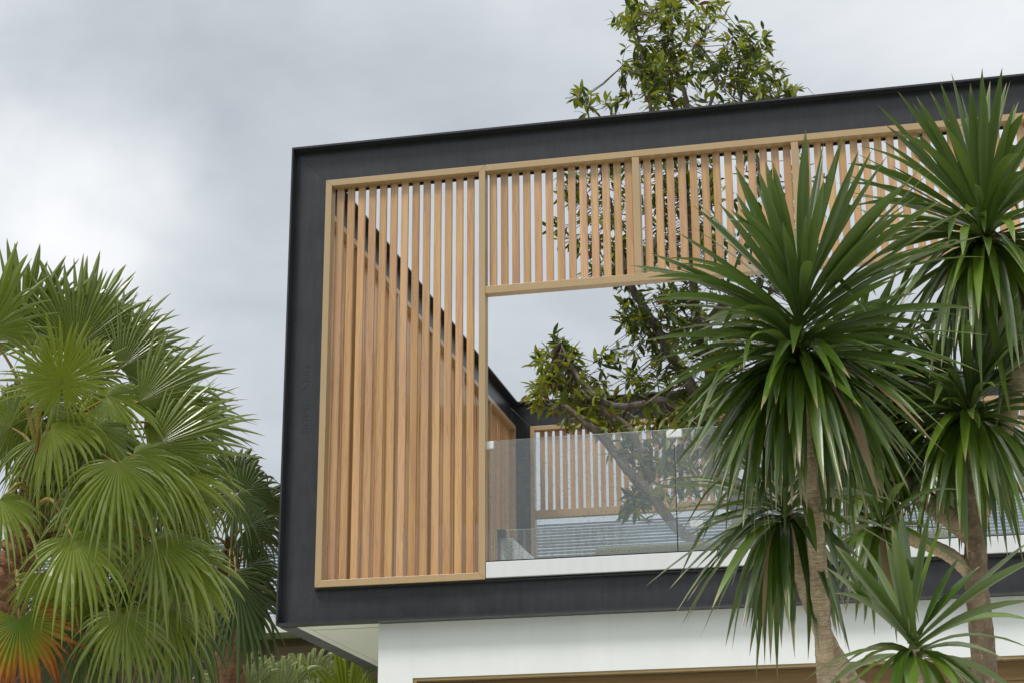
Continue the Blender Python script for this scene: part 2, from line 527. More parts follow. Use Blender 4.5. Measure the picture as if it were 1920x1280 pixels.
def build_ground():
    ys = [-300, -60, -30, -16, -12, -8] + [-8 + .5 * i for i in range(1, 12)] + [0, 4, 10, 25, 60, 150, 400]
    mb = MB()
    vs, fs = [], []
    for y in ys:
        vs += [(-400, y, gz(y)), (400, y, gz(y))]
    for i in range(len(ys) - 1):
        fs.append((2 * i, 2 * i + 1, 2 * i + 3, 2 * i + 2))
    mb.add(vs, fs)
    tag(mb.obj('ground', M['ground']), None, kind='structure')
    mb = MB()
    yy = [-12 + .5 * i for i in range(36)]
    vs, fs = [], []
    for y in yy:
        vs += [(-2.2, y, gz(y) + .03), (9.5, y, gz(y) + .03)]
    for i in range(len(yy) - 1):
        fs.append((2 * i, 2 * i + 1, 2 * i + 3, 2 * i + 2))
    mb.add(vs, fs)
    tag(mb.obj('driveway', M['concrete']), None, kind='structure')  # unseen pale concrete, added and extended to bounce light up to the soffit


build_ground()

# ------------------------------------------------------------------ the house
HT, GT, GB = 3.92, 3.608, .279          # box height, top and bottom of the bronze frames
LEN, DEP = 8.72, 7.74                   # box length and depth (to the lip of the far wall)
MOD = 1.2365
MULL = [1.597 + MOD * i for i in range(6)]
house = thing('house', 'modern house, black steel box with timber slat screens over a white wall', 'house', (0, .12, gz(.12)))
HOUSE_INV = Matrix.Translation(house.location).inverted()


def hpart(mb, name, mat, rot=0.0, loc=(0, 0, ZO), bevel=0.0, label=None):
    o = mb.obj(name, mat, house, bevel=bevel)
    o.matrix_local = HOUSE_INV @ Matrix.Translation(loc) @ Matrix.Rotation(rot, 4, 'Z')
    if label:
        o['label'] = label
    return o


def sub(o, mb, name, mat, bevel=0.0):
    return mb.obj(name, mat, o, bevel=bevel)


WEB = .085


def top_beam(x0, x1, mitre0=True, mitre1=True):
    h = HT - GT + .006
    mb = MB()
    mb.box(x0, x1, 0, WEB + .05, HT - .016, HT)                                        # outer flange
    mb.prism([(x0 + .2945, GT + .0045), (x1 - .2945, GT + .0045), (x1 - .0155, HT - .0165), (x0 + .0155, HT - .0165)], WEB, WEB + .02)
    mb.box(x0 + .29, x1 - .29, .045, WEB - .001, GT + .004, GT + .013)                   # inner flange
    return mb


def bottom_beam(x0, x1):
    mb = MB()
    mb.box(x0, x1, 0, WEB + .03, 0, .016)
    mb.prism([(x0 + .0155, .0165), (x1 - .0155, .0165), (x1 - .2945, GB - .0025), (x0 + .2945, GB - .0025)], WEB, WEB + .02)
    mb.box(x0 + .28, x1 - .28, .045, WEB + .04, GB - .012, GB - .003)
    return mb


def column(x0, side=1):
    """left column of a wall; side=-1 mirrors it"""
    def X(a):
        return x0 + side * a
    mb = MB()
    mb.box(min(X(0), X(.014)), max(X(0), X(.014)), 0, WEB + .05, .017, HT - .017)
    poly = [(X(.0145), .0175), (X(.2935), GB - .002), (X(.2935), GT + .004), (X(.0145), HT - .0175)]
    if side < 0:
        poly = poly[::-1]
    mb.prism(poly, WEB + .0005, WEB + .0205)
    mb.box(min(X(.281), X(.290)), max(X(.281), X(.290)), .045, WEB, GB - .002, GT + .003)
    return mb


def slat_mesh(z0, z1, w=.058, d=.022):
    mb = MB()
    b = .003
    mb.prism([(-w / 2 + b, 0), (w / 2 - b, 0), (w / 2 - b, z1 - z0), (-w / 2 + b, z1 - z0)], -d / 2, -d / 2 + .0001)
    mb = MB()
    pro = [(-w / 2 + b, -d / 2), (w / 2 - b, -d / 2), (w / 2, -d / 2 + b), (w / 2, d / 2), (-w / 2, d / 2), (-w / 2, -d / 2 + b)]
    n = len(pro)
    vs = [(x, y, 0) for x, y in pro] + [(x, y, z1 - z0) for x, y in pro]
    fs = [(i, (i + 1) % n, (i + 1) % n + n, i + n) for i in range(n)] + [tuple(range(n - 1, -1, -1)), tuple(range(n, 2 * n))]
    mb.add(vs, fs)
    return mb.mesh('slat', M['wood'])


FR, FD, SW = .052, .095, .064            # frame face width, frame depth, gap to slat face
FY = .02                                 # bronze face set back from the steel lip
PIT = .0909


def frame_mesh(x0, x1, z0, z1):
    """rectangular frame with mitred corners, front face at FY"""
    mb = MB()
    g = .0008
    o, i = FR, 0
    a, b = FY, FY + FD
    mb.prism([(x0 + g, z1), (x0 + FR, z1 - FR), (x1 - FR, z1 - FR), (x1 - g, z1)], a, b)
    mb.prism([(x0 + g, z0), (x1 - g, z0), (x1 - FR, z0 + FR), (x0 + FR, z0 + FR)], a, b)
    mb.prism([(x0, z0 + g), (x0 + FR - g, z0 + FR), (x0 + FR - g, z1 - FR), (x0, z1 - g)], a, b)
    mb.prism([(x1, z0 + g), (x1, z1 - g), (x1 - FR + g, z1 - FR), (x1 - FR + g, z0 + FR)], a, b)
    return mb


def add_slats(parent, x0, x1, z0, z1, me, pit=PIT, start=None):
    first = x0 + .0 if start is None else start
    n = 0
    x = first
    while x <= x1 + 1e-6:
        o = new_obj('slat', me, None, parent)
        o.location = (x, FY + SW + .011 + .004 * (RNG.random() - .5), z0)
        o.rotation_euler = (0, 0, RNG.uniform(-.012, .012))
        x += pit
        n += 1
    return n


def facade_screen(loc, rot, label, rail=True):
    """long wall: tall first bay, then an upper strip of slats over an open bay"""
    xr = LEN - .2945
    mb = frame_mesh(.2945, MULL[0] + FR / 2 + .002, GB, GT)
    # top rail carries on over the open bays, a lower rail closes the strip
    xe = MULL[0] + FR / 2 + .002
    mb.box(xe + .001, xr, FY, FY + FD, GT - FR, GT)
    fr = hpart(mb, 'screen_frame', M['gold'], rot, loc, .0015, label)
    full = slat_mesh(GB + FR, GT - FR)
    add_slats(fr, 0, MULL[0] - .07, GB + FR + .001, 0, full, PIT, .399)
    zr1, zr0 = 2.582, 2.522
    strip = slat_mesh(zr1, GT - FR)
    sub(fr, MB().box(xe + .001, xr, FY + .002, FY + FD - .002, zr0, zr1), 'rail', M['gold'], .0015)
    sub(fr, MB().box(.35, MULL[0] - .03, FY + SW + .028, FY + SW + .045, GT - FR - .022, GT - FR - .001), 'track', M['dark'])
    sub(fr, MB().box(MULL[0] + .04, xr, FY + SW + .028, FY + SW + .045, GT - FR - .022, GT - FR - .001), 'track', M['dark'])
    for i, x in enumerate(MULL[1:] + [LEN - .2945 - FR / 2 - .001]):
        sub(fr, MB().box(x - FR / 2 - .002, x + FR / 2 + .002, FY + .003, FY + FD - .004, zr1 + .001, GT - FR - .001), 'mullion', M['gold'], .0015)
        xs = (MULL[0] if i == 0 else MULL[i])
        s0 = xs + .0775
        add_slats(fr, s0, x - .045, zr1 + .001, 0, strip, PIT * 1.0, s0 + (.002 if i else 0))
    return fr


def strip_screen(loc, rot, label):
    """far wall: one strip of slats under the beam along its whole length, open below"""
    x0, xr = .2945, LEN - .2945
    zr1, zr0 = 2.582, 2.492
    mb = MB()
    a, b = FY, FY + FD
    mb.prism([(x0 + .001, GT), (x0 + FR, GT - FR), (xr - FR, GT - FR), (xr - .001, GT)], a, b)
    mb.prism([(x0, GB), (x0 + FR - .001, GB), (x0 + FR - .001, GT - FR), (x0, GT - .001)], a, b)
    mb.prism([(xr, GB), (xr, GT - .001), (xr - FR + .001, GT - FR), (xr - FR + .001, GB)], a, b)
    fr = hpart(mb, 'screen_frame', M['gold'], rot, loc, .0015, label)
    sub(fr, MB().box(x0 + FR + .001, xr - FR - .001, FY + .002, FY + FD - .002, zr0, zr1), 'rail', M['gold'], .0015)
    strip = slat_mesh(zr1, GT - FR)
    xs = [x0 + FR / 2] + MULL + [xr - FR / 2]
    for i in range(len(xs) - 1):
        if i:
            sub(fr, MB().box(xs[i] - FR / 2, xs[i] + FR / 2, FY + .003, FY + FD - .004, zr1 + .001, GT - FR - .001), 'mullion', M['gold'], .0015)
        add_slats(fr, 0, xs[i + 1] - .06, zr1 + .001, 0, strip, PIT, xs[i] + .106)
    return fr


def side_screen(loc, rot, label):
    mb = frame_mesh(.22, DEP - .10, GB, GT)
    fr = hpart(mb, 'screen_frame', M['gold'], rot, loc, .0015, label)
    full = slat_mesh(GB + FR, GT - FR)
    n = 6
    L = DEP - .32
    for i in range(1, n):
        x = .22 + L * i / n
        sub(fr, MB().box(x - .028, x + .028, FY + .003, FY + FD - .004, GB + FR + .001, GT - FR - .001), 'mullion', M['gold'], .0015)
    for i in range(n):
        a = .22 + L * i / n
        b = .22 + L * (i + 1) / n
        add_slats(fr, a, b - .06, GB + FR + .001, 0, full, PIT, a + .075)
    return fr


def glass_run(y, x0, joints, z0, z1, label, clipz):
    first = True
    for a, b in zip([x0] + joints[:-1], joints):
        p = hpart(MB().box(a + .004, b - .004, y, y + .012, z0, z1), 'glass_pane', M['glass'], 0, (0, 0, ZO), 0, label if first else None)
        if first and y < 1:
            sub(p, MB().box(a - .016, a + .046, y - .014, y + .026, clipz - .058, clipz), 'clip', M['clip'], .004)
        sub(p, MB().box(b - .058, b + .058, y - .014, y + .026, clipz - .058, clipz), 'clip', M['clip'], .004)
        sub(p, MB().box(b - .0032, b + .0032, y + .001, y + .011, z0 + .001, z1 - .12), 'joint_seal', M['dark'])
        first = False


def build_house():
    # ---- steel
    bt = hpart(top_beam(0, LEN), 'steel_beam', M['steel'], label='black steel channel beam along the roof edge')
    bb = hpart(bottom_beam(0, LEN), 'steel_beam', M['steel'], label='black steel channel beam under the balcony with raised rolling marks')
    cl = hpart(column(0), 'steel_column', M['steel'], label='black steel channel upright at the box corner with raised rolling marks')
    hpart(column(LEN, -1), 'steel_column', M['steel'])
    # far wall faces back towards us
    back = (0, DEP - .09, ZO)
    hpart(top_beam(0, LEN), 'steel_beam', M['steel'], 0, back)
    hpart(bottom_beam(0, LEN), 'steel_beam', M['steel'], 0, back)
    c = column(0); hpart(c, 'steel_column', M['steel'], 0, back)
    hpart(column(LEN, -1), 'steel_column', M['steel'], 0, back)
    # side walls
    for rot, loc in ((math.pi / 2, (.149, 0, ZO)), (-math.pi / 2, (LEN - .149, DEP, ZO))):
        mb = MB()
        a, b = (.14, DEP - .092) if rot > 0 else (.14, DEP - .14)
        mb.box(a, b, 0, .148, HT - .0165, HT - .0005)
        mb.box(a, b, WEB, WEB + .02, GT + .004, HT - .0175)
        mb.box(a, b, .045, WEB - .001, GT + .004, GT + .013)
        hpart(mb, 'steel_beam', M['steel'], rot, loc)
        mb = MB()
        mb.box(a, b, WEB, WEB + .02, .02, GB - .003)
        mb.box(a, b, .045, WEB + .04, GB - .012, GB - .004)
        hpart(mb, 'steel_beam', M['steel'], rot, loc)
    # rolled marks: raised letters on the webs
    lettering('HBJX', .088, (.125, WEB - .0005, 2.075), bt=cl, down=True)
    lettering('25AUG', .082, (.128, WEB - .0005, 1.775), bt=cl, down=True)
    lettering('HBJX', .098, (3.045, WEB - .0005, .222), bt=bb, down=False)
    lettering('25AUG', .098, (2.785, WEB - .0005, .222), bt=bb, down=False)
    # ---- screens
    facade_screen((0, 0, ZO), 0, 'slat screen on the street side with a tall bay and an upper strip')
    strip_screen((0, DEP - .09, ZO), 0, 'far slat screen seen across the courtyard')
    side_screen((.149, 0, ZO), math.pi / 2, 'slat screen running back along the end of the box')
    side_screen((LEN - .149, DEP, ZO), -math.pi / 2, 'slat screen at the other end of the box')
    # ---- balcony edge
    hpart(MB().box(MULL[0] + FR / 2 + .006, LEN - .30, .024, .16, GB + .010, .408), 'balcony_sill', M['sill'], bevel=.003)
    hpart(MB().box(MULL[0] + FR / 2 + .006, LEN - .30, .062, .10, .409, .424), 'glazing_channel', M['dark'])
    glass_run(.075, MULL[0] + FR / 2 + .012, [3.062, 4.50, 5.94, 7.38, 8.40], .412, 1.352, 'wet frameless glass balustrade pane above the white sill', 1.345)
    glass_run(3.17, 1.02, [2.815, 4.61, 6.40, 8.20], .40, 1.352, 'glass pane of the second balustrade by the courtyard', 1.345)
    hpart(MB().box(.97, 1.04, 3.14, 3.21, 1.285, 1.352), 'glass_bracket', M['dark'])
    hpart(MB().box(.965, 1.10, 3.215, 6.6, .36, 1.285), 'upstand_wall', M['upstand'], bevel=.004, label='low white wall behind the glass balustrade')
    hpart(MB().box(.965, .985, 3.18, 3.213, .36, 1.283), 'wall_trim', M['greysteel'])
    # unseen terrace floor, carried over the whole court to bounce sky light up
    hpart(MB().box(.17, LEN - .17, .17, DEP - .12, .14, .30), 'terrace_floor', M['floor'])
    hpart(MB().box(8.05, 8.20, .30, DEP - .25, .301, 3.45), 'wall', M['white'])  # white wall added out of view to bounce light onto the end slat screen
    # ---- underside
    hpart(MB().box(.0, .128, .116, DEP, -.004, .004), 'soffit_edge', M['greysteel'])
    hpart(MB().box(.131, .776, .118, DEP, .006, .020), 'soffit_panel', M['soffit'])
    hpart(MB().box(.131, .20, .121, DEP, -.002, .0055), 'soffit_trim', M['soffit'])
    hpart(MB().box(.204, 8.6, .30, DEP, .0, .004), 'soffit_board', M['soffit'])
    # ---- white wall and the boarded opening below
    x0, x1, z1 = 1.045, 8.2, -.415
    zb = gz(.2) - ZO
    w = MB()
    w.box(.776, x0, .125, .33, zb, -.002)
    w.box(x0 + .0005, x1, .125, .33, z1, -.002)
    w.box(x1 + .0005, 8.6, .125, .33, zb, -.002)
    w.box(.776, .98, .331, DEP, zb, -.002)
    hpart(w, 'wall', M['white'], label='white rendered wall under the black box')
    hd = hpart(MB().box(x0 + .001, x1 - .001, .132, .20, z1 - .022, z1 - .001), 'door_head', M['brassy'])
    hpart(MB().box(x0 + .001, x0 + .03, .132, .20, zb, z1 - .023), 'door_jamb', M['brassy'])
    z = z1 - .026
    k = 0
    while z > zb + .05:
        hpart(MB().box(x0 + .032, x1 - .002, .205 + .002 * (k % 2), .235, z - .135, z), 'board', M['board'], bevel=.004)
        z -= .141
        k += 1


def lettering(txt, size, loc, bt, down):
    cu = bpy.data.curves.new('lettering', 'FONT')
    cu.body = txt
    cu.size = size
    cu.extrude = .0008
    cu.space_character = 1.05
    tmp = bpy.data.objects.new('tmp', cu)
    COL.objects.link(tmp)
    bpy.context.view_layer.update()
    me = bpy.data.meshes.new_from_object(tmp.evaluated_get(bpy.context.evaluated_depsgraph_get()))
    bpy.data.objects.remove(tmp)
    bpy.data.curves.remove(cu)
    me.materials.clear()
    o = new_obj('raised_lettering', me, M['steel'], bt)
    # letters lie in x-y; stand them up to face -Y, then turn in the wall plane
    up = Matrix.Rotation(math.pi / 2, 4, 'X')
    turn = Matrix.Rotation(math.radians(90 if down else 180), 4, 'Y')
    o.matrix_local = Matrix.Translation(loc) @ turn @ up


build_house()

bench = MB().box(0, 2.6, 0, .5, 0, .085)
tag(bench.obj('bench_cushion', M['cream'], None, bevel=.03), 'cream bench cushion lying just behind the glass balustrade', 'cushion')
_b = bpy.data.objects['bench_cushion']
_b.location = (2.40, .30, ZO + .455)


# ------------------------------------------------------------------ neighbour's house
def build_neighbour():
    ve = 17.0
    e = on_v(480, 1160, ve)
    pitch = math.radians(22)
    L = 1.0
    while True:                                  # ridge height as surveyed above the fence line
        p = Vector((0, ve + L * math.cos(pitch), e.z + L * math.sin(pitch)))
        r = on_v(1010, 986, p.y)
        if r.z <= p.z or L > 16:
            break
        L += .05
    root = thing('neighbour_house', 'low brown house with blue grey ribbed roof behind the palms', 'house', (0, ve + .6, gz(ve)))
    inv = Matrix.Translation(root.location).inverted()

    def part(mb, name, mat, smooth=False):
        o = mb.obj(name, mat, root, smooth)
        o.matrix_local = inv
        return o
    x0, x1 = -14.0, 16.0
    n = int(L / .37)
    mb = MB()
    nx = 60
    vs, fs = [], []
    rj = random.Random(3)
    rows = []
    for j in range(n + 1):                       # each course laps over the one below it
        rows += [(j * .37 - .05, .062), (j * .37 + .10, .052), (j * .37 + .34, .0), (j * .37 + .355, .012)]
    for (q, h) in rows:
        for i in range(nx + 1):
            x = x0 + (x1 - x0) * i / nx
            hh = h + rj.uniform(-.005, .005)
            vs.append((x, ve + q * math.cos(pitch) - hh * math.sin(pitch), e.z + q * math.sin(pitch) + hh * math.cos(pitch)))
    for j in range(len(rows) - 1):
        for i in range(nx):
            a = j * (nx + 1) + i
            fs.append((a, a + 1, a + nx + 2, a + nx + 1))
    mb.add(vs, fs)
    part(mb, 'roof', M['rooftile'])
    part(MB().box(x0, x1, ve - .10, ve + .03, e.z - .26, e.z - .03), 'fascia', M['fascia'])
    part(MB().box(x0 + .4, x1 - .4, ve + .6, ve + .85, gz(ve), e.z - .12), 'wall', M['brick'])
    part(MB().box(x0 + .3, x1 - .3, ve + .031, ve + .62, e.z - .255, e.z - .235), 'eave_lining', M['fascia'])
    for px in (445, 560, 330, 180):
        c = on_v(px, 1215, ve + .6)
        w = part(MB().box(c.x - .45, c.x + .45, ve + .55, ve + .598, c.z - 1.0, e.z - .34), 'window', M['brick'])
        o = MB().box(c.x - .40, c.x + .40, ve + .540, ve + .549, c.z - .95, e.z - .40).obj('pane', M['brownpane'], w)


build_neighbour()


# ------------------------------------------------------------------ strap-leaved cane plants
UP = Vector((0, 0, 1))


def strap_leaf(B, T, w, rng, mat, parent, droop=None, name='leaf', into=None):
    d = T - B
    L = d.length
    e = d.z / L
    out = Vector((d.x, d.y, 0))
    if out.length < .12 * L:
        a = rng.uniform(0, 2 * math.pi)
        out = out + Vector((math.cos(a), math.sin(a), 0)) * .12 * L
    out.normalize()
    if e > .45:
        P1 = (B + T) / 2 + UP * .03 * L - out * .02 * L * rng.uniform(0, 2)
    elif e > -.35:
        P1 = (B + T) / 2 + UP * L * rng.uniform(.10, .26)
    else:
        P1 = B + out * L * rng.uniform(.22, .34) + UP * L * rng.uniform(.05, .18)
    if droop is not None:
        P1 = B + (T - B) * .5 + UP * L * droop
    n = 9
    roll = rng.uniform(-.45, .45)
    twist = rng.uniform(-.35, .35)
    vs, uv, fs = [], [], []
    prof = [(.0, .34), (.10, .36), (.22, .56), (.36, .84), (.5, 1.0), (.64, .98), (.78, .78), (.9, .43), (.97, .15), (1., .012)]
    fold = rng.uniform(.16, .34)
    kink = rng.uniform(.45, .8) if (rng.random() < .09 and e > -.5) else None
    for i, (t, pw) in enumerate(prof):
        c = B * (1 - t) ** 2 + P1 * 2 * t * (1 - t) + T * t * t
        tg = ((P1 - B) * (1 - t) + (T - P1) * t).normalized()
        if kink is not None and t > kink:               # a blade snapped over by wind
            ck = B * (1 - kink) ** 2 + P1 * 2 * kink * (1 - kink) + T * kink * kink
            tg = (tg * .35 + out * .3 - UP).normalized()
            c = ck + tg * L * (t - kink) * .9
        ref = UP + out * (-.8 * max(tg.z, 0) + .8 * max(-tg.z, 0))
        nn = (ref - tg * ref.dot(tg)).normalized()
        nn = Matrix.Rotation(roll + twist * t, 3, tg) @ nn
        sd = tg.cross(nn)
        hw = w * .5 * pw
        vs += [c - sd * hw + nn * hw * fold, c - nn * hw * fold * .5, c + sd * hw + nn * hw * fold]
        uv += [(0, t), (.5, t), (1, t)]
        if i:
            a = 3 * i
            fs += [(a - 3, a - 2, a + 1, a), (a - 2, a - 1, a + 2, a + 1)]
    if into is not None:
        return into.add(vs, fs, uv)
    mb = MB().add(vs, fs, uv)
    return new_obj(name, mb.mesh(name, mat, True), None, parent)


def sphere_tip(px, py, B, L, near, rng):
    d = Vector(ray(px, py)).normalized()
    oc = Vector(CAM) - B
    b = d.dot(oc)
    c = oc.dot(oc) - L * L
    disc = b * b - c
    t = -b if disc <= 0 else -b + (-1 if near else 1) * math.sqrt(disc)
    return Vector(CAM) + d * t


def rosette(root, top, low, tips, nrand, Lnom, w, rng, mat, mat2, pol=(25, 150), nearbias=.6, azi=None):
    """leaves from a stem head: surveyed tips first, then random ones round the stem"""
    inv = -root.location
    C = catmull([low + (low - top) * .15 + inv, low.lerp(top, .5) + inv, top + (top - low) * .25 + inv], 4)
    MB().tube(C, lerps([w * .6, w * .45, w * .1], len(C)), 10).obj('stem_tip', M['shoot'], root, True)
    for (x, y) in tips:
        # upright leaves leave the top of the head, hanging ones its foot
        tp = on_plane(x, y, top)
        up = (tp - top).z / max((tp - top).length, .05)
        k = min(max((.75 - up) / 1.5, 0), 1)
        B = top.lerp(low, k) + Vector((rng.uniform(-.015, .015), rng.uniform(-.015, .015), 0))
        flat = (tp - B).length
        L = max(flat * 1.01, Lnom * rng.uniform(.82, 1.02))
        T = sphere_tip(x, y, B, L, rng.random() < nearbias, rng)
        strap_leaf(B + inv, T + inv, w * rng.uniform(.85, 1.12), rng, M['dead'] if (up < -.6 and rng.random() < .05) else (mat2 if (up > .5 and rng.random() < .5) else mat), root)
    inner = MB()
    for i in range(nrand):
        th = math.radians(pol[0] + (pol[1] - pol[0]) * rng.random() ** .72)
        ph = rng.uniform(0, 2 * math.pi) if azi is None else rng.uniform(*azi)
        k = min(max((math.degrees(th) - 40) / 100, 0), 1)
        B = top.lerp(low, min(1, k * rng.uniform(.7, 1.2)))
        L = Lnom * rng.uniform(.6, .97)
        T = B + Vector((math.sin(th) * math.cos(ph), math.sin(th) * math.sin(ph), math.cos(th))) * L
        strap_leaf(B + inv, T + inv, w * rng.uniform(.75, 1.05), rng, mat, root, into=inner)
    if nrand:
        inner.obj('inner_leaves', mat, root, True)['kind'] = 'stuff'


def on_plane(x, y, P):
    """point on the pixel's ray at the same camera distance as P"""
    dep = (P - Vector(CAM)).dot(Vector(AF))
    return at(x, y, dep)


def cane(root, pts, radii, mat, rng, name='trunk', ground=True, sides=14):
    P = [Vector(p) for p in pts]
    if ground:
        q = P[-1].copy()
        q.z = gz(q.y) - .05
        P.append(q)
        radii = radii + [radii[-1] * 1.15]
    C = catmull(P, 10)
    mb = MB()
    rr = lerps(radii, len(C))
    mb.tube([c - root.location for c in C], [r * (1 + .018 * math.sin(i * 2.1) + rng.uniform(-.02, .02)) for i, r in enumerate(rr)], sides, True, .07, rng)
    return mb.obj(name, mat, root, True)


def c8(L):     # survey sheet at 2.56x, origin 1200,240
    return [(1200 + x / 2.56, 240 + y / 2.56) for x, y in L]


def c2(L):     # survey sheet at 2x, origin 1200,640
    return [(1200 + x / 2, 640 + y / 2) for x, y in L]


def cr(L):     # survey sheet at 3.556x, origin 1560,120
    return [(1560 + x / 3.556, 120 + y / 3.556) for x, y in L]


def build_canes():
    rng = random.Random(5)
    D1 = 7.0
    foot = at(1556, 1420, D1); foot.z = gz(foot.y)
    r1 = thing('cane_plant', 'tall cane plant with big strap-leaf head in front of the balcony opening', 'plant', foot, 'strap-leaved cane plants by the house')
    cane(r1, [at(1500, 690, D1), at(1506, 760, D1), at(1514, 860, D1), at(1529, 1000, D1), at(1538, 1120, D1), at(1545, 1220, D1), at(1553, 1340, D1)],
         [.024, .029, .031, .033, .034, .033, .036], M['drac_bark'], rng)
    D1b = 7.3
    cane(r1, [at(1474, 955, D1b), at(1486, 1010, D1b), at(1500, 1070, D1b), at(1520, 1130, D1b), at(1555, 1210, D1b), at(1600, 1290, D1b), at(1618, 1400, D1b)],
         [.022, .026, .029, .032, .036, .038, .04], M['drac_bark'], rng, 'stem')
    tipsA = c8([(455, 180), (600, 155), (635, 160), (545, 240), (795, 10), (885, 65), (975, 35), (880, 120), (945, 130), (1030, 215), (1190, 130), (1115, 105),
                (1355, 185), (1400, 205), (1215, 300), (1330, 330), (1440, 355), (1580, 380), (1575, 400), (1360, 570), (1640, 520), (1660, 620), (420, 440), (435, 395),
                (375, 515), (480, 390), (105, 630), (300, 640), (45, 678), (30, 840), (300, 790), (1615, 870), (1670, 995), (1550, 1030), (1575, 910), (1640, 1170),
                (1480, 1175), (330, 920), (285, 1040), (370, 1165), (530, 1010), (20, 1140), (175, 1130), (10, 1260), (110, 1270), (620, 1245), (820, 640), (760, 380), (1290, 260)])
    tipsA += c2([(105, 355), (205, 410), (215, 520), (130, 370), (235, 480), (395, 560), (300, 560), (330, 600), (480, 175), (530, 395), (545, 550), (470, 560), (600, 470), (700, 590),
                 (740, 215), (835, 250), (880, 545), (1145, 330), (1110, 390), (1060, 455), (1280, 115), (985, 505), (905, 680), (800, 600), (760, 560), (430, 620), (350, 520),
                 (940, 610), (980, 640), (1010, 560), (900, 600), (1080, 520), (380, 660), (260, 560), (310, 500), (180, 450), (420, 500), (510, 640), (730, 640), (780, 500), (820, 560), (960, 460), (1150, 420), (850, 640), (690, 540), (1000, 420), (160, 330), (265, 440), (570, 620), (640, 600)])
    rosette(r1, at(1500, 585, D1), at(1500, 705, D1), tipsA, 230, .72, .043, rng, M['dracaena'], M['dracaena_new'], (25, 168), .6)
    tipsA2 = c2([(0, 740), (20, 918), (130, 1025), (150, 1075), (225, 1115), (345, 1160), (320, 1145), (435, 1270), (515, 1265), (490, 1210), (580, 1185), (630, 1195), (20, 540),
                 (55, 545), (120, 510), (300, 480), (420, 540), (545, 560), (650, 640), (790, 1180), (740, 1110), (845, 760), (800, 700), (700, 620), (190, 690), (260, 800), (170, 870),
                 (380, 1090), (410, 1180), (460, 1130), (530, 1150), (560, 1090), (270, 1000), (720, 1000), (760, 1080)])
    rosette(r1, at(1470, 935, D1b), at(1476, 985, D1b), tipsA2, 80, .62, .037, rng, M['dracaena'], M['dracaena_new'], (30, 165), .6)

    D2 = 8.0
    foot = at(1855, 1420, D2); foot.z = gz(foot.y)
    r2 = thing('cane_plant', 'tall branching cane plant with flaking trunk at the right edge', 'plant', foot, 'strap-leaved cane plants by the house')
    cane(r2, [at(1818, 790, D2), at(1828, 890, D2), at(1829, 1000, D2), at(1831, 1090, D2), at(1840, 1180, D2), at(1852, 1330, D2)],
         [.030, .040, .046, .050, .051, .054], M['drac_bark_old'], rng)
    cane(r2, [at(1852, 430, D2), at(1880, 500, D2), at(1906, 590, D2), at(1906, 690, D2), at(1888, 780, D2), at(1866, 870, D2), at(1840, 960, D2 + .02), at(1831, 1010, D2 + .02)],
         [.026, .032, .040, .044, .043, .040, .038, .036], M['drac_bark'], rng, 'branch', False)
    cane(r2, [at(1590, 740, D2 + .3), at(1640, 835, D2 + .25), at(1685, 890, D2 + .2), at(1730, 930, D2 + .12), at(1778, 968, D2 + .05), at(1826, 1010, D2 + .02)],
         [.03, .036, .040, .043, .044, .040], M['drac_bark'], rng, 'branch', False)
    tipsB = cr([(300, 270), (435, 180), (355, 405), (650, 180), (725, 130), (795, 60), (860, 200), (920, 290), (1005, 90), (1055, 115), (1135, 25), (1190, 110), (1165, 125), (1220, 265),
                (1245, 250), (1278, 330), (170, 545), (105, 665), (160, 650), (95, 740), (110, 855), (1250, 600), (1380, 400), (1450, 520), (1250, 870), (430, 470), (760, 420)])
    tipsB += [(1655, 470), (1668, 520), (1690, 560), (1760, 600), (1822, 655), (1858, 665), (1882, 634), (1905, 510), (1912, 690), (1835, 600), (1790, 650), (1815, 640), (1845, 700), (1740, 560), (1700, 620), (1725, 660), (1765, 690), (1800, 705), (1870, 705), (1900, 700), (1690, 500), (1935, 640), (1950, 560), (1780, 580), (1800, 745), (1848, 770), (1888, 755), (1868, 800), (1828, 780), (1900, 800), (1920, 760), (1765, 730), (1785, 790)]
    rosette(r2, at(1843, 420, D2), at(1850, 475, D2), tipsB, 180, .72, .044, rng, M['dracaena'], M['dracaena_new'], (20, 165), .5)
    tipsB2 = [(1420, 640), (1440, 700), (1700, 640), (1720, 700), (1745, 770), (1700, 850), (1660, 900), (1620, 930), (1580, 940), (1540, 920), (1650, 560), (1600, 520), (1560, 540), (1700, 590), (1500, 860), (1735, 820), (1590, 1000), (1640, 980), (1640, 600), (1680, 640), (1700, 560), (1620, 560), (1740, 640), (1660, 690), (1580, 600), (1560, 660), (1615, 590), (1650, 630), (1720, 760), (1600, 640), (1690, 720)]
    rosette(r2, at(1588, 725, D2 + .3), at(1600, 770, D2 + .3), tipsB2, 230, .70, .043, rng, M['dracaena'], M['dracaena'], (30, 165), .3)
    rosette(r2, at(1600, 770, D2 + .3), at(1612, 800, D2 + .3), [(1560, 1020), (1620, 1060), (1660, 1040), (1690, 980), (1640, 1000), (1600, 1040), (1705, 930), (1585, 960), (1725, 900)], 80, .66, .045, rng, M['dracaena'], M['dracaena'], (105, 172), .4)
    tipsB3 = [(1790, 900), (1800, 1000), (1812, 960), (1840, 985), (1866, 960), (1880, 930), (1700, 760), (1690, 800), (1740, 720), (1770, 660), (1815, 600), (1860, 640), (1900, 720), (1915, 790), (1925, 850), (1760, 960), (1725, 930), (1905, 960), (1700, 1000), (1930, 1010), (1890, 1050), (1740, 1040), (1780, 1040), (1815, 1050), (1850, 1040), (1872, 1020), (1755, 1000), (1715, 880), (1680, 940), (1690, 860), (1930, 930), (1905, 1020), (1800, 930), (1845, 920), (1665, 830)]
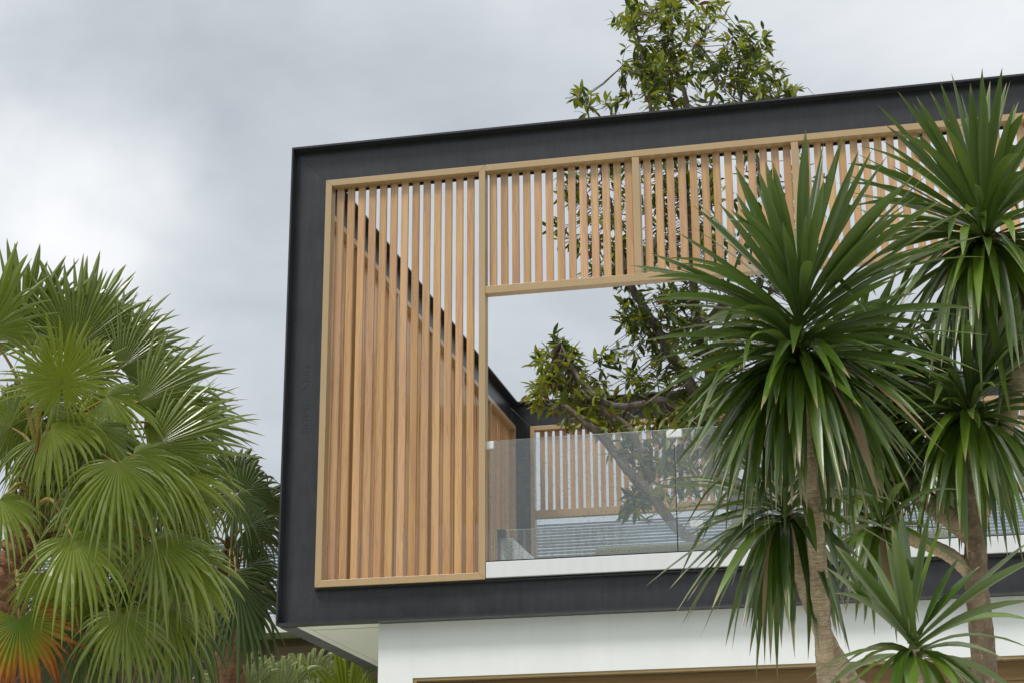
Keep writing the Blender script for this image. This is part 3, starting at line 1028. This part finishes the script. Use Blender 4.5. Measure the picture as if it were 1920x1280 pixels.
    rosette(r2, at(1816, 752, D2), at(1818, 800, D2), tipsB3, 200, .66, .041, rng, M['dracaena'], M['dracaena'], (30, 165), .4)

    cane(r2, [at(1652, 985, D2 - .1), at(1690, 1004, D2 - .1), at(1745, 1022, D2 - .05), at(1790, 1046, D2), at(1828, 1085, D2 + .01)], [.024, .028, .030, .032, .030], M['drac_bark'], rng, 'branch', False)
    tipsB4 = [(1640, 1190), (1600, 1110), (1680, 1125), (1562, 1130), (1702, 1085), (1578, 1060), (1722, 1040), (1620, 1172), (1660, 1150), (1590, 1000), (1742, 990), (1562, 965), (1602, 905), (1652, 880), (1702, 900), (1742, 935), (1612, 1140), (1650, 1120), (1672, 1180), (1694, 1140), (1585, 1150)]
    rosette(r2, at(1650, 975, D2 - .1), at(1654, 1000, D2 - .1), tipsB4, 45, .50, .038, rng, M['dracaena'], M['dracaena'], (60, 165), .5)

    D3 = 6.3
    foot = at(1716, 1420, D3); foot.z = gz(foot.y)
    r3 = thing('cane_plant', 'low cane plant with broad folded leaves at the bottom right', 'plant', foot, 'strap-leaved cane plants by the house')
    cane(r3, [at(1712, 1215, D3), at(1714, 1270, D3), at(1718, 1400, D3)], [.022, .03, .034], M['drac_bark'], rng)
    tipsC = [(1565, 1020), (1548, 1062), (1610, 1010), (1562, 1112), (1690, 955), (1672, 985), (1715, 945), (1745, 950), (1770, 975), (1800, 1040), (1838, 1060), (1935, 1010), (1960, 1040), (1945, 1125),
             (1940, 1165), (1930, 1215), (1890, 1240), (1912, 1300), (1612, 1245), (1565, 1262), (1550, 1290), (1630, 1300), (1675, 1330), (1712, 1330), (1760, 1330), (1810, 1310), (1850, 1300), (1745, 1240), (1660, 1010), (1640, 1090)]
    rosette(r3, at(1711, 1205, D3), at(1713, 1236, D3), tipsC, 10, .50, .046, rng, M['dracaena'], M['dracaena_new'], (40, 150), .55)


build_canes()


# ------------------------------------------------------------------ fan palms
def frond(root, H, T, nrm, mat, rng, attach=None, spread=300, nseg=42, droop=.18, split=.5, vfold=.25, curl=.0, wid=1.0, stalk_r=.011, bend=.35, nback=.08):
    a = (T - H)
    R = a.length
    a.normalize()
    n = (nrm - a * nrm.dot(a)).normalized()
    b = n.cross(a)
    sp = math.radians(spread)
    dl = sp / nseg / 2
    mb = MB()
    st = [.0, .2, .38, .52, .66, .78, .88, .95, 1.0]
    for i in range(nseg):
        ph = -sp / 2 + (i + .5) * 2 * dl
        jit = rng.uniform(-.3, .3) * dl
        k = abs(ph) / (sp / 2)
        Ri = R * (1.0 - .34 * k ** 1.6) * rng.uniform(.84, 1.07)
        rs = min(split + .10 * (1 - k) + rng.uniform(-.10, .08) - (.12 if rng.random() < .2 else 0), .9)
        dirv = a * math.cos(ph) + b * math.sin(ph)
        side = -a * math.sin(ph) + b * math.cos(ph)
        tw = rng.uniform(-.55, .55)
        n2, side2 = n * math.cos(tw) + side * math.sin(tw), side * math.cos(tw) - n * math.sin(tw)
        tipdroop = rng.uniform(.02, .14) if rng.random() > .2 else rng.uniform(.3, .9)
        swing = rng.uniform(-.05, .05)
        vs, uv, fs = [], [], []
        for j, s in enumerate(st):
            r = s * Ri
            g = droop * R * (s ** 2.3) + tipdroop * R * max(s - .55, 0) ** 1.6 * 2.0 + curl * R * max(s - .6, 0) ** 1.3
            shrink = 1 - .35 * (g / R) * s
            c = H + dirv * r * shrink - n * (vfold * abs(math.sin(ph * .5)) ** 1.3 * r * .8 + nback * R * s * s) - UP * g + side * (swing * s + jit * max(s - rs, 0) * 2.5) * r
            if s <= rs:
                hw = r * math.tan(dl) * 1.12
            else:
                hw = rs * Ri * math.tan(dl) * (1.0 - (s - rs) / (1 - rs)) ** .75 * 1.0
            hw = max(hw * wid, .0006)
            fo = .6 * hw
            if s > rs:
                vs += [c - side2 * hw - n2 * fo * .5, c + n2 * fo, c + side2 * hw - n2 * fo * .5]
            else:
                vs += [c - side * hw - n * fo * .5, c + n * fo, c + side * hw - n * fo * .5]
            uv += [((i + .0) * .37, s), ((i + .5) * .37, s), ((i + 1.) * .37, s)]
            if j:
                q = 3 * j
                fs += [(q - 3, q - 2, q + 1, q), (q - 2, q - 1, q + 2, q + 1)]
        mb.add(vs, fs, uv)
    fr = mb.obj('frond', mat, root)
    if attach is not None:
        mid = attach.lerp(H, .5) + UP * (H - attach).length * bend * .5
        C = catmull([attach, attach.lerp(mid, .9), H - n * .012], 6)
        MB().tube(C, lerps([stalk_r * 1.5, stalk_r, stalk_r * .55], len(C)), 6).obj('stalk', M['petiole'], fr, True)
    return fr


def palm_trunk(root, pts, radii, rng, boots=60):
    C = catmull(pts, 12)
    rr = lerps(radii, len(C))
    mb = MB().tube(C, [r * (1 + .10 * math.sin(i * 1.7) + rng.uniform(-.06, .06)) for i, r in enumerate(rr)], 16, True, .16, rng)
    for k in range(boots):                       # torn leaf bases and fibre
        i = rng.randrange(1, int(len(C) * .75))
        an = rng.uniform(0, 2 * math.pi)
        o = Vector((math.cos(an), math.sin(an), 0))
        s = Vector((-o.y, o.x, 0))
        p = C[i] + o * rr[i] * .9
        h = rng.uniform(.05, .14)
        w = rng.uniform(.012, .035)
        t = p + UP * h * rng.uniform(-.3, 1.0) + o * rng.uniform(.02, .07) + s * rng.uniform(-.03, .03)
        m = (p + t) / 2 + o * .02
        mb.add([p - s * w - UP * .02, p + s * w - UP * .02, m + s * w * .8, m - s * w * .8, t + s * w * .2, t - s * w * .2], [(0, 1, 2, 3), (3, 2, 4, 5)], [(0, 0)] * 6)
    return mb.obj('trunk', M['fibre'], root, True)


CAMV = Vector(CAM)


def build_palms():
    rng = random.Random(21)
    D = 10.5
    foot = at(-40, 1500, D); foot.z = gz(foot.y)
    root = thing('fan_palm', 'large bright green fan palm with fibrous trunk left of the black box', 'palm', foot, 'fan palms beside the house')
    loc = root.location.copy()

    def P(x, y, dd=0.0):
        return at(x, y, D + dd) - loc
    base = at(-35, 1400, D)
    trunk = [P(78, 868, 0), P(66, 930, 0), P(45, 1010, 0), P(22, 1090, 0), P(0, 1180, 0), P(-20, 1290, 0), base - loc, Vector((base.x, base.y, gz(base.y) - .05)) - loc]
    palm_trunk(root, trunk, [.035, .085, .105, .115, .12, .125, .13, .14], rng, 170)
    cam = (CAMV - loc)

    def F(hx, hy, hd, tx, ty, td, face, mat='frond', ax=78, ay=880, **kw):
        H, T = P(hx, hy, hd), P(tx, ty, td)
        toc = (cam - H).normalized()
        n = {'c': toc, 'cu': toc + UP * .7, 'u': UP + toc * .15, 'b': -toc + UP * .35, 'cd': toc - UP * .35}[face]
        kw.setdefault('spread', 250)
        kw.setdefault('nseg', 31)
        frond(root, H, T, n, M[mat], rng, P(ax, ay, 0), **kw)
    F(115, 717, -.55, 108, 565, -.60, 'c', 'frond_lime', spread=345, nseg=52, droop=.05, vfold=.05, split=.42)
    F(140, 655, .10, 160, 462, .22, 'c', 'frond', spread=190, nseg=46, droop=.02, split=.66, vfold=.1)
    F(150, 650, .25, 228, 470, .42, 'c', 'frond', spread=170, nseg=46, droop=.02, split=.66)
    F(40, 645, .10, 38, 436, .16, 'c', 'frond', spread=230, nseg=46, droop=.02, split=.66)
    F(-20, 620, -.1, -20, 440, -.1, 'c', 'frond', spread=240, droop=.04)
    F(225, 690, .10, 375, 592, .30, 'c', 'frond', spread=150, nseg=30, droop=.05)
    F(215, 660, .25, 318, 530, .5, 'c', 'frond', spread=170, nseg=30, droop=.05)
    F(262, 752, -.15, 455, 700, .05, 'c', 'frond', spread=160, nseg=31, droop=.05)
    F(250, 735, .2, 432, 655, .35, 'cu', 'frond', spread=170, nseg=31, droop=.08)
    F(283, 838, -.2, 505, 790, -.05, 'c', 'frond', spread=140, nseg=30, droop=.05)
    F(200, 742, -.1, 330, 760, -.2, 'cu', 'frond', spread=250, droop=.3)
    F(165, 700, .05, 250, 640, .15, 'c', 'frond', spread=220, droop=.1)
    F(330, 790, .1, 500, 800, .2, 'c', 'frond', spread=130, droop=.08)
    F(300, 870, -.1, 470, 905, -.2, 'cu', 'frond', spread=190, droop=.22)
    F(180, 930, -.3, 240, 1050, -.45, 'cu', 'frond', spread=270, droop=.3)
    F(270, 800, .2, 455, 780, .3, 'cu', 'frond', spread=170, nseg=31, droop=.08)
    F(222, 868, -.6, 250, 1020, -.80, 'cu', 'frond', spread=260, droop=.42, split=.40)
    F(250, 850, -.4, 410, 895, -.5, 'cu', 'frond', spread=220, droop=.42, split=.40)
    F(139, 1010, -.75, 205, 1130, -.98, 'cu', 'frond', spread=300, nseg=34, droop=.42, split=.40, ay=960, ax=58)
    F(292, 1012, -.4, 440, 1075, -.55, 'cu', 'frond', spread=250, droop=.42, split=.40, ay=960, ax=62)
    F(312, 985, .05, 465, 1015, .1, 'cu', 'frond', spread=230, droop=.42, split=.40, ay=940, ax=62)
    F(232, 1150, -.55, 285, 1285, -.75, 'cu', 'frond', spread=280, droop=.42, split=.40, ay=1050, ax=40)
    F(311, 1137, -.15, 420, 1240, -.2, 'cu', 'frond', spread=240, droop=.42, split=.40, ay=1040, ax=40)
    F(36, 1160, -.7, 55, 1330, -.85, 'cu', 'frond_dry', spread=250, nseg=34, droop=.06, ay=1080, ax=25)
    F(0, 935, -.6, 45, 1030, -.8, 'cu', 'frond', spread=280, droop=.42, split=.40, ay=940, ax=62)
    F(180, 800, -.35, 260, 930, -.55, 'cu', 'frond', spread=280, droop=.42, split=.40)
    F(60, 780, .3, -60, 830, .4, 'c', 'frond', spread=260, droop=.12)
    F(20, 800, .2, -90, 760, .3, 'c', 'frond', spread=260, droop=.12)
    F(-10, 1040, .3, -80, 1130, .3, 'cu', 'frond', spread=260, droop=.42, split=.40, ay=1000, ax=50)
    # fronds at the back of the crown, their shade put into a darker green
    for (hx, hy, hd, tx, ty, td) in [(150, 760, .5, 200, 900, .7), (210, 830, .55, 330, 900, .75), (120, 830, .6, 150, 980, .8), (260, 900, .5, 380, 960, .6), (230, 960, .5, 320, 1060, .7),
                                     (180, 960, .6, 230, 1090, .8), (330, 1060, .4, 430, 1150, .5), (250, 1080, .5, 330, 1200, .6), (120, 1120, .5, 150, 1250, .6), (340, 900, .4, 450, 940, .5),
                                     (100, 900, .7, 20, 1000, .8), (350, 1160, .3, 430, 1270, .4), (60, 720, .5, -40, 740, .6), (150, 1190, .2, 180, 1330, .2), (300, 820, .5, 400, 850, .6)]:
        F(hx, hy, hd, tx, ty, td, 'cu', 'frond_shaded', spread=270, droop=.4, nseg=28)

    for k in range(22):                          # younger, smaller fans filling the crown
        hx, hy = rng.uniform(40, 360), rng.uniform(640, 1190)
        if hx > 120 + (hy - 560) * .75 or hx < 70 + max(0, 900 - hy) * 0:
            continue
        an = math.atan2(hy - 800, hx - 60) + rng.uniform(-.4, .4)
        Rp = rng.uniform(95, 140)
        dd = rng.uniform(-.55, .35)
        F(hx, hy, dd, hx + math.cos(an) * Rp, hy + math.sin(an) * Rp, dd + rng.uniform(-.25, .1), 'cu', 'frond_lime' if rng.random() < .2 else 'frond', 66 if hy < 950 else 45, 890 if hy < 950 else 1010, spread=rng.uniform(200, 300), droop=rng.uniform(.15, .4), split=rng.uniform(.42, .6))

    # the palm behind, against the neighbour's roof
    D = 15.0
    foot = at(430, 1500, D); foot.z = gz(foot.y)
    root = thing('fan_palm', 'shade-darkened fan palm half hidden behind the left edge of the black box', 'palm', foot, 'fan palms beside the house')
    loc = root.location.copy(); cam = CAMV - loc
    base = at(430, 1400, D)
    palm_trunk(root, [P(432, 1020), P(430, 1100), P(428, 1200), base - loc, Vector((base.x, base.y, gz(base.y) - .05)) - loc], [.05, .11, .12, .125, .14], rng, 60)
    for a in [(455, 925, -.2, 540, 850, -.1, 'c'), (442, 930, -.5, 480, 1010, -.6, 'cu'), (462, 990, -.3, 560, 1000, -.2, 'c'), (465, 1060, -.3, 550, 1090, -.3, 'c'), (446, 1100, -.5, 505, 1235, -.65, 'cu'),
              (430, 1080, -.5, 450, 1220, -.65, 'cu'), (400, 950, -.2, 330, 900, 0, 'c'), (380, 1010, -.3, 290, 1030, -.3, 'cu'), (390, 1080, -.4, 330, 1190, -.5, 'cu'), (440, 900, .3, 470, 800, .4, 'c'), (480, 950, .3, 590, 930, .5, 'c'), (395, 1100, .3, 360, 1230, .3, 'cu')]:
        F(*a, 'frond_shaded', 432, 1030, spread=250, nseg=30, droop=.26)

    # the low one in front of the soffit shadow
    D = 16.2
    foot = at(560, 1500, D); foot.z = gz(foot.y)
    root = thing('fan_palm', 'low pale fan palm with curling leaf tips under the box overhang', 'palm', foot, 'fan palms beside the house')
    loc = root.location.copy(); cam = CAMV - loc
    base = at(570, 1520, D)
    palm_trunk(root, [P(570, 1400), P(570, 1450), base - loc, Vector((base.x, base.y, gz(base.y) - .05)) - loc], [.06, .12, .13, .14], rng, 30)
    for a, mt, cu in [((455, 1310, -.3, 462, 1170, -.3, 'c'), 'frond_pale', .5), ((520, 1320, -.2, 545, 1175, -.2, 'c'), 'frond_pale', .6), ((575, 1310, .1, 590, 1165, .1, 'c'), 'frond_pale', .7),
                      ((650, 1335, -.1, 625, 1185, 0, 'c'), 'frond_lime', .08), ((690, 1330, 0, 718, 1235, .1, 'c'), 'frond_lime', .08), ((600, 1345, -.4, 600, 1230, -.5, 'c'), 'frond_pale', .6),
                      ((480, 1350, -.5, 440, 1250, -.5, 'c'), 'frond_pale', .5), ((560, 1300, .3, 555, 1180, .3, 'c'), 'frond_pale', .7), ((430, 1300, -.2, 420, 1200, -.2, 'c'), 'frond_pale', .7), ((500, 1300, .2, 505, 1190, .2, 'c'), 'frond_pale', .8), ((615, 1310, .3, 610, 1195, .3, 'c'), 'frond_pale', .5)]:
        F(*a, mt, 570, 1420, spread=220, nseg=34, droop=.04, curl=cu, split=.5)


build_palms()


# ------------------------------------------------------------------ courtyard tree
def build_tree():
    rng = random.Random(8)
    V = 5.4
    foot = on_v(1400, 1180, V); foot.z = ZO - .4
    root = thing('courtyard_tree', 'leafy tree with grey limbs growing up through the courtyard', 'tree', foot)
    loc = root.location.copy()

    def W(x, y, dv=0.0):
        return on_v(x, y, V + dv) - loc
    limbs = [
        ([(1405, 1150, 0), (1395, 1040, 0), (1375, 920, 0), (1335, 800, 0), (1283, 700, 0), (1255, 661, -.1), (1236, 624, -.15), (1211, 583, -.2), (1184, 540, -.3), (1165, 480, -.3), (1150, 400, -.3)], [.14, .13, .12, .11, .10, .085, .075, .07, .065, .055, .03]),
        ([(1395, 1060, 0), (1330, 1030, -.2), (1266, 986, -.4), (1221, 926, -.5), (1177, 880, -.6), (1135, 825, -.6), (1098, 792, -.7), (1060, 760, -.7)], [.10, .095, .085, .082, .08, .072, .06, .03]),
        ([(1221, 900, -.5), (1183, 807, -.5), (1133, 771, -.6), (1090, 730, -.6)], [.05, .06, .055, .02]),
        ([(1375, 920, 0), (1320, 820, -.1), (1255, 758, -.3), (1239, 749, -.4), (1177, 761, -.5), (1130, 752, -.6), (1080, 700, -.6), (1050, 640, -.5)], [.08, .075, .07, .07, .06, .055, .03, .012]),
        ([(1335, 800, 0), (1330, 690, .2), (1311, 620, .3), (1300, 540, .3), (1290, 420, .3), (1285, 300, .2), (1289, 202, .1), (1268, 126, .1), (1259, 60, .1), (1262, 10, .1)], [.10, .09, .08, .075, .065, .055, .045, .035, .022, .01]),
        ([(1330, 690, .2), (1380, 620, .3), (1420, 550, .3), (1440, 430, .2), (1420, 300, .1), (1390, 200, 0), (1400, 120, 0), (1412, 80, 0)], [.07, .065, .06, .05, .04, .03, .02, .01]),
        ([(1285, 260, .2), (1251, 169, 0), (1226, 143, -.1), (1190, 138, -.1), (1166, 125, -.1)], [.04, .035, .028, .02, .008]),
        ([(1285, 300, .2), (1330, 200, .3), (1345, 140, .3), (1310, 80, .3)], [.04, .03, .02, .01]),
        ([(1420, 300, .1), (1400, 215, -.2), (1450, 188, -.3), (1488, 172, -.3), (1514, 165, -.3)], [.03, .022, .016, .012, .005]),
        ([(1150, 400, -.3), (1120, 290, -.4), (1100, 200, -.4), (1095, 165, -.4)], [.03, .02, .014, .006]),
        ([(1184, 540, -.3), (1240, 420, -.4), (1230, 300, -.4), (1215, 170, -.4), (1200, 90, -.4), (1185, 20, -.4)], [.05, .045, .04, .025, .015, .006]),
        ([(1311, 620, .3), (1360, 560, .3), (1345, 590, .2), (1300, 600, 0)], [.05, .04, .03, .02]),
        ([(1514, 165, -.3), (1528, 180, -.3)], [.005, .003]),
    ]
    trunk = MB()
    allp = []
    for i, (pts, rad) in enumerate(limbs):
        C = catmull([W(*p) for p in pts], 7)
        rr = [r * .64 for r in lerps(rad, len(C))]
        C = [c + Vector((rng.uniform(-1, 1), rng.uniform(-1, 1), rng.uniform(-1, 1))) * min(.012, r * .14) for c, r in zip(C, rr)]
        allp += list(zip(C, rr))
        if i == 0:
            q = C[0].copy(); q.z = 0
            C = [q] + C; rr = [rr[0] * 1.2] + rr
            trunk.tube(C, rr, 11, True, .12, rng)
            trunk.obj('trunk', M['tree_bark'], root, True)
        else:
            MB().tube(C, rr, 9, True, .12, rng).obj('limb', M['tree_bark'], root, True)
    P0 = np.array([tuple(p) for p, r in allp])
    # foliage masses: centre, half sizes, number of sprays, mix of (dark, fresh, russet)
    D_, F_, X_ = (.62, .36, .02), (.10, .865, .035), (.30, .66, .04)
    masses = [
        (1285, 70, 100, 75, 46, X_), (1225, 60, 65, 60, 24, X_), (1405, 85, 40, 35, 15, D_), (1335, 150, 125, 45, 44, X_), (1440, 168, 48, 20, 12, X_), (1205, 140, 40, 35, 12, X_), (1210, 175, 40, 25, 10, X_),
        (1385, 130, 60, 40, 18, D_), (1095, 190, 18, 24, 6, X_), (1147, 202, 14, 16, 4, X_), (1260, 130, 70, 40, 20, X_), (1175, 25, 25, 25, 8, X_), (1290, 20, 60, 30, 16, F_),
        (1060, 400, 36, 90, 9, D_), (1120, 400, 60, 120, 30, D_), (1200, 400, 60, 130, 40, D_), (1290, 400, 70, 130, 46, D_), (1380, 400, 70, 130, 40, D_), (1450, 420, 60, 120, 26, D_), (1530, 380, 60, 110, 12, D_), (1160, 500, 50, 40, 14, D_),
        (1240, 580, 85, 45, 34, D_), (1330, 600, 100, 70, 44, D_), (1190, 605, 28, 30, 8, D_), (1220, 650, 30, 25, 8, D_), (1310, 700, 70, 60, 24, D_), (1400, 650, 80, 90, 30, D_), (1215, 715, 40, 30, 8, D_),
        (1050, 650, 34, 30, 9, D_), (1055, 690, 55, 30, 14, X_), (1160, 690, 40, 45, 12, D_), (1125, 660, 14, 14, 2, D_), (1060, 735, 75, 38, 34, F_), (1020, 700, 30, 45, 10, F_), (1110, 760, 60, 30, 20, F_), (1090, 790, 40, 20, 8, X_),
        (1290, 770, 70, 35, 22, F_), (1230, 800, 70, 25, 18, X_), (1350, 800, 70, 60, 24, X_), (1195, 950, 36, 26, 9, D_), (1300, 880, 60, 50, 20, D_), (1250, 850, 50, 30, 14, D_), (1180, 850, 40, 35, 8, D_), (1230, 905, 45, 35, 10, D_), (1140, 790, 35, 22, 8, X_), (1390, 900, 70, 60, 18, D_),
        (1480, 760, 80, 90, 22, D_), (1560, 640, 80, 100, 16, D_)]

    variants = []
    for k in range(5):
        r2 = random.Random(40 + k)
        bendv = r2.uniform(.05, .28)
        cup = r2.uniform(.15, .4)
        vs, uv, fs = [], [], []
        for j, (t, w) in enumerate([(0, .025), (.12, .075), (.32, .14), (.55, .155), (.78, .105), (.93, .04), (1, .004)]):
            zc = -bendv * t * t
            vs += [(t, -w, zc + cup * w), (t, 0, zc), (t, w, zc + cup * w)]
            uv += [(0, t), (.5, t), (1, t)]
            if j:
                q = 3 * j
                fs += [(q - 3, q - 2, q + 1, q), (q - 2, q - 1, q + 2, q + 1)]
        variants.append((vs, uv, fs))
    mats = [M['tree_leaf'], M['tree_leaf_fresh'], M['tree_leaf_red']]
    single = [[MB().add(v, f, u).mesh('leaf', m, True) for (v, u, f) in variants] for m in mats]
    leaves, twigs = [], MB()
    for (cx, cy, rx, ry, n, mx) in masses:
        for i in range(int(n * (1.5 if cy < 230 else 1.9))):
            a, q = rng.uniform(0, 2 * math.pi), rng.random() ** .42 * (1.15 if cy < 230 else 1.0)
            p = W(cx + math.cos(a) * q * rx, cy + math.sin(a) * q * ry, rng.uniform(-.75, .75))
            d = np.linalg.norm(P0 - np.array(p), axis=1)
            b = allp[int(d.argmin())][0]
            grow = ((p - b).normalized() + UP * rng.uniform(.1, .7) + Vector((rng.uniform(-.4, .4), rng.uniform(-.4, .4), rng.uniform(-.3, .3)))).normalized()
            s0 = p - grow * rng.uniform(.10, .22)
            s1 = s0.lerp(b, .0 if (b - s0).length > 1.2 else 1.0)
            pts = [p, p.lerp(s0, .5), s0] + ([s0.lerp(s1, .5) - UP * .03, s1] if (s1 - s0).length > .05 else [])
            twigs.tube(pts, lerps([.002, .003, .006], len(pts)), 4, False)
            for k in range(rng.randint(4, 8)):
                u = rng.random()
                o = Vector((rng.gauss(0, 1), rng.gauss(0, 1), rng.gauss(0, 1)))
                dirv = (grow * rng.uniform(.1, .9) + (o - grow * o.dot(grow)).normalized() * rng.uniform(.6, 1.0) - UP * rng.uniform(0, .35)).normalized()
                nn = UP + Vector((rng.uniform(-.6, .6), rng.uniform(-.6, .6), 0))
                nn = (nn - dirv * nn.dot(dirv)).normalized()
                yy = nn.cross(dirv)
                L = rng.uniform(.09, .165)
                pos = p - grow * u * .13
                x = rng.random()
                mi = 0 if x < mx[0] else (1 if x < mx[0] + mx[1] else 2)
                Mx = Matrix(((dirv.x, yy.x, nn.x, pos.x), (dirv.y, yy.y, nn.y, pos.y), (dirv.z, yy.z, nn.z, pos.z), (0, 0, 0, 1))) @ Matrix.Scale(L, 4)
                leaves.append((Mx, mi, rng.randrange(5)))
    twigs.obj('twigs', M['tree_bark'], root, True)['kind'] = 'stuff'
    # the leaves one can pick out best: nearest the street and clear of the slats
    def rank(it):
        p = it[0].translation + loc
        q = p - CAMV
        w = q.dot(Vector(AF))
        y = 640 - FPX * q.dot(Vector(AU)) / w
        x = 960 + FPX * q.dot(Vector(AR)) / w
        hid = (225 < y < 545) or x > 1400 or y > 800 or y < 0
        return (1 if hid else 0, w)
    leaves.sort(key=rank)
    for Mx, mi, k in leaves[:290]:
        o = new_obj('leaf', single[mi][k], None, root)
        o.matrix_local = Mx
    far = [MB(), MB(), MB()]
    for Mx, mi, k in leaves[290:]:
        v, u, f = variants[k]
        far[mi].add([Mx @ Vector(q) for q in v], f, u)
    for mi, nm in enumerate(('foliage', 'young_foliage', 'russet_foliage')):
        far[mi].obj(nm, mats[mi], root, True)['kind'] = 'stuff'


build_tree()
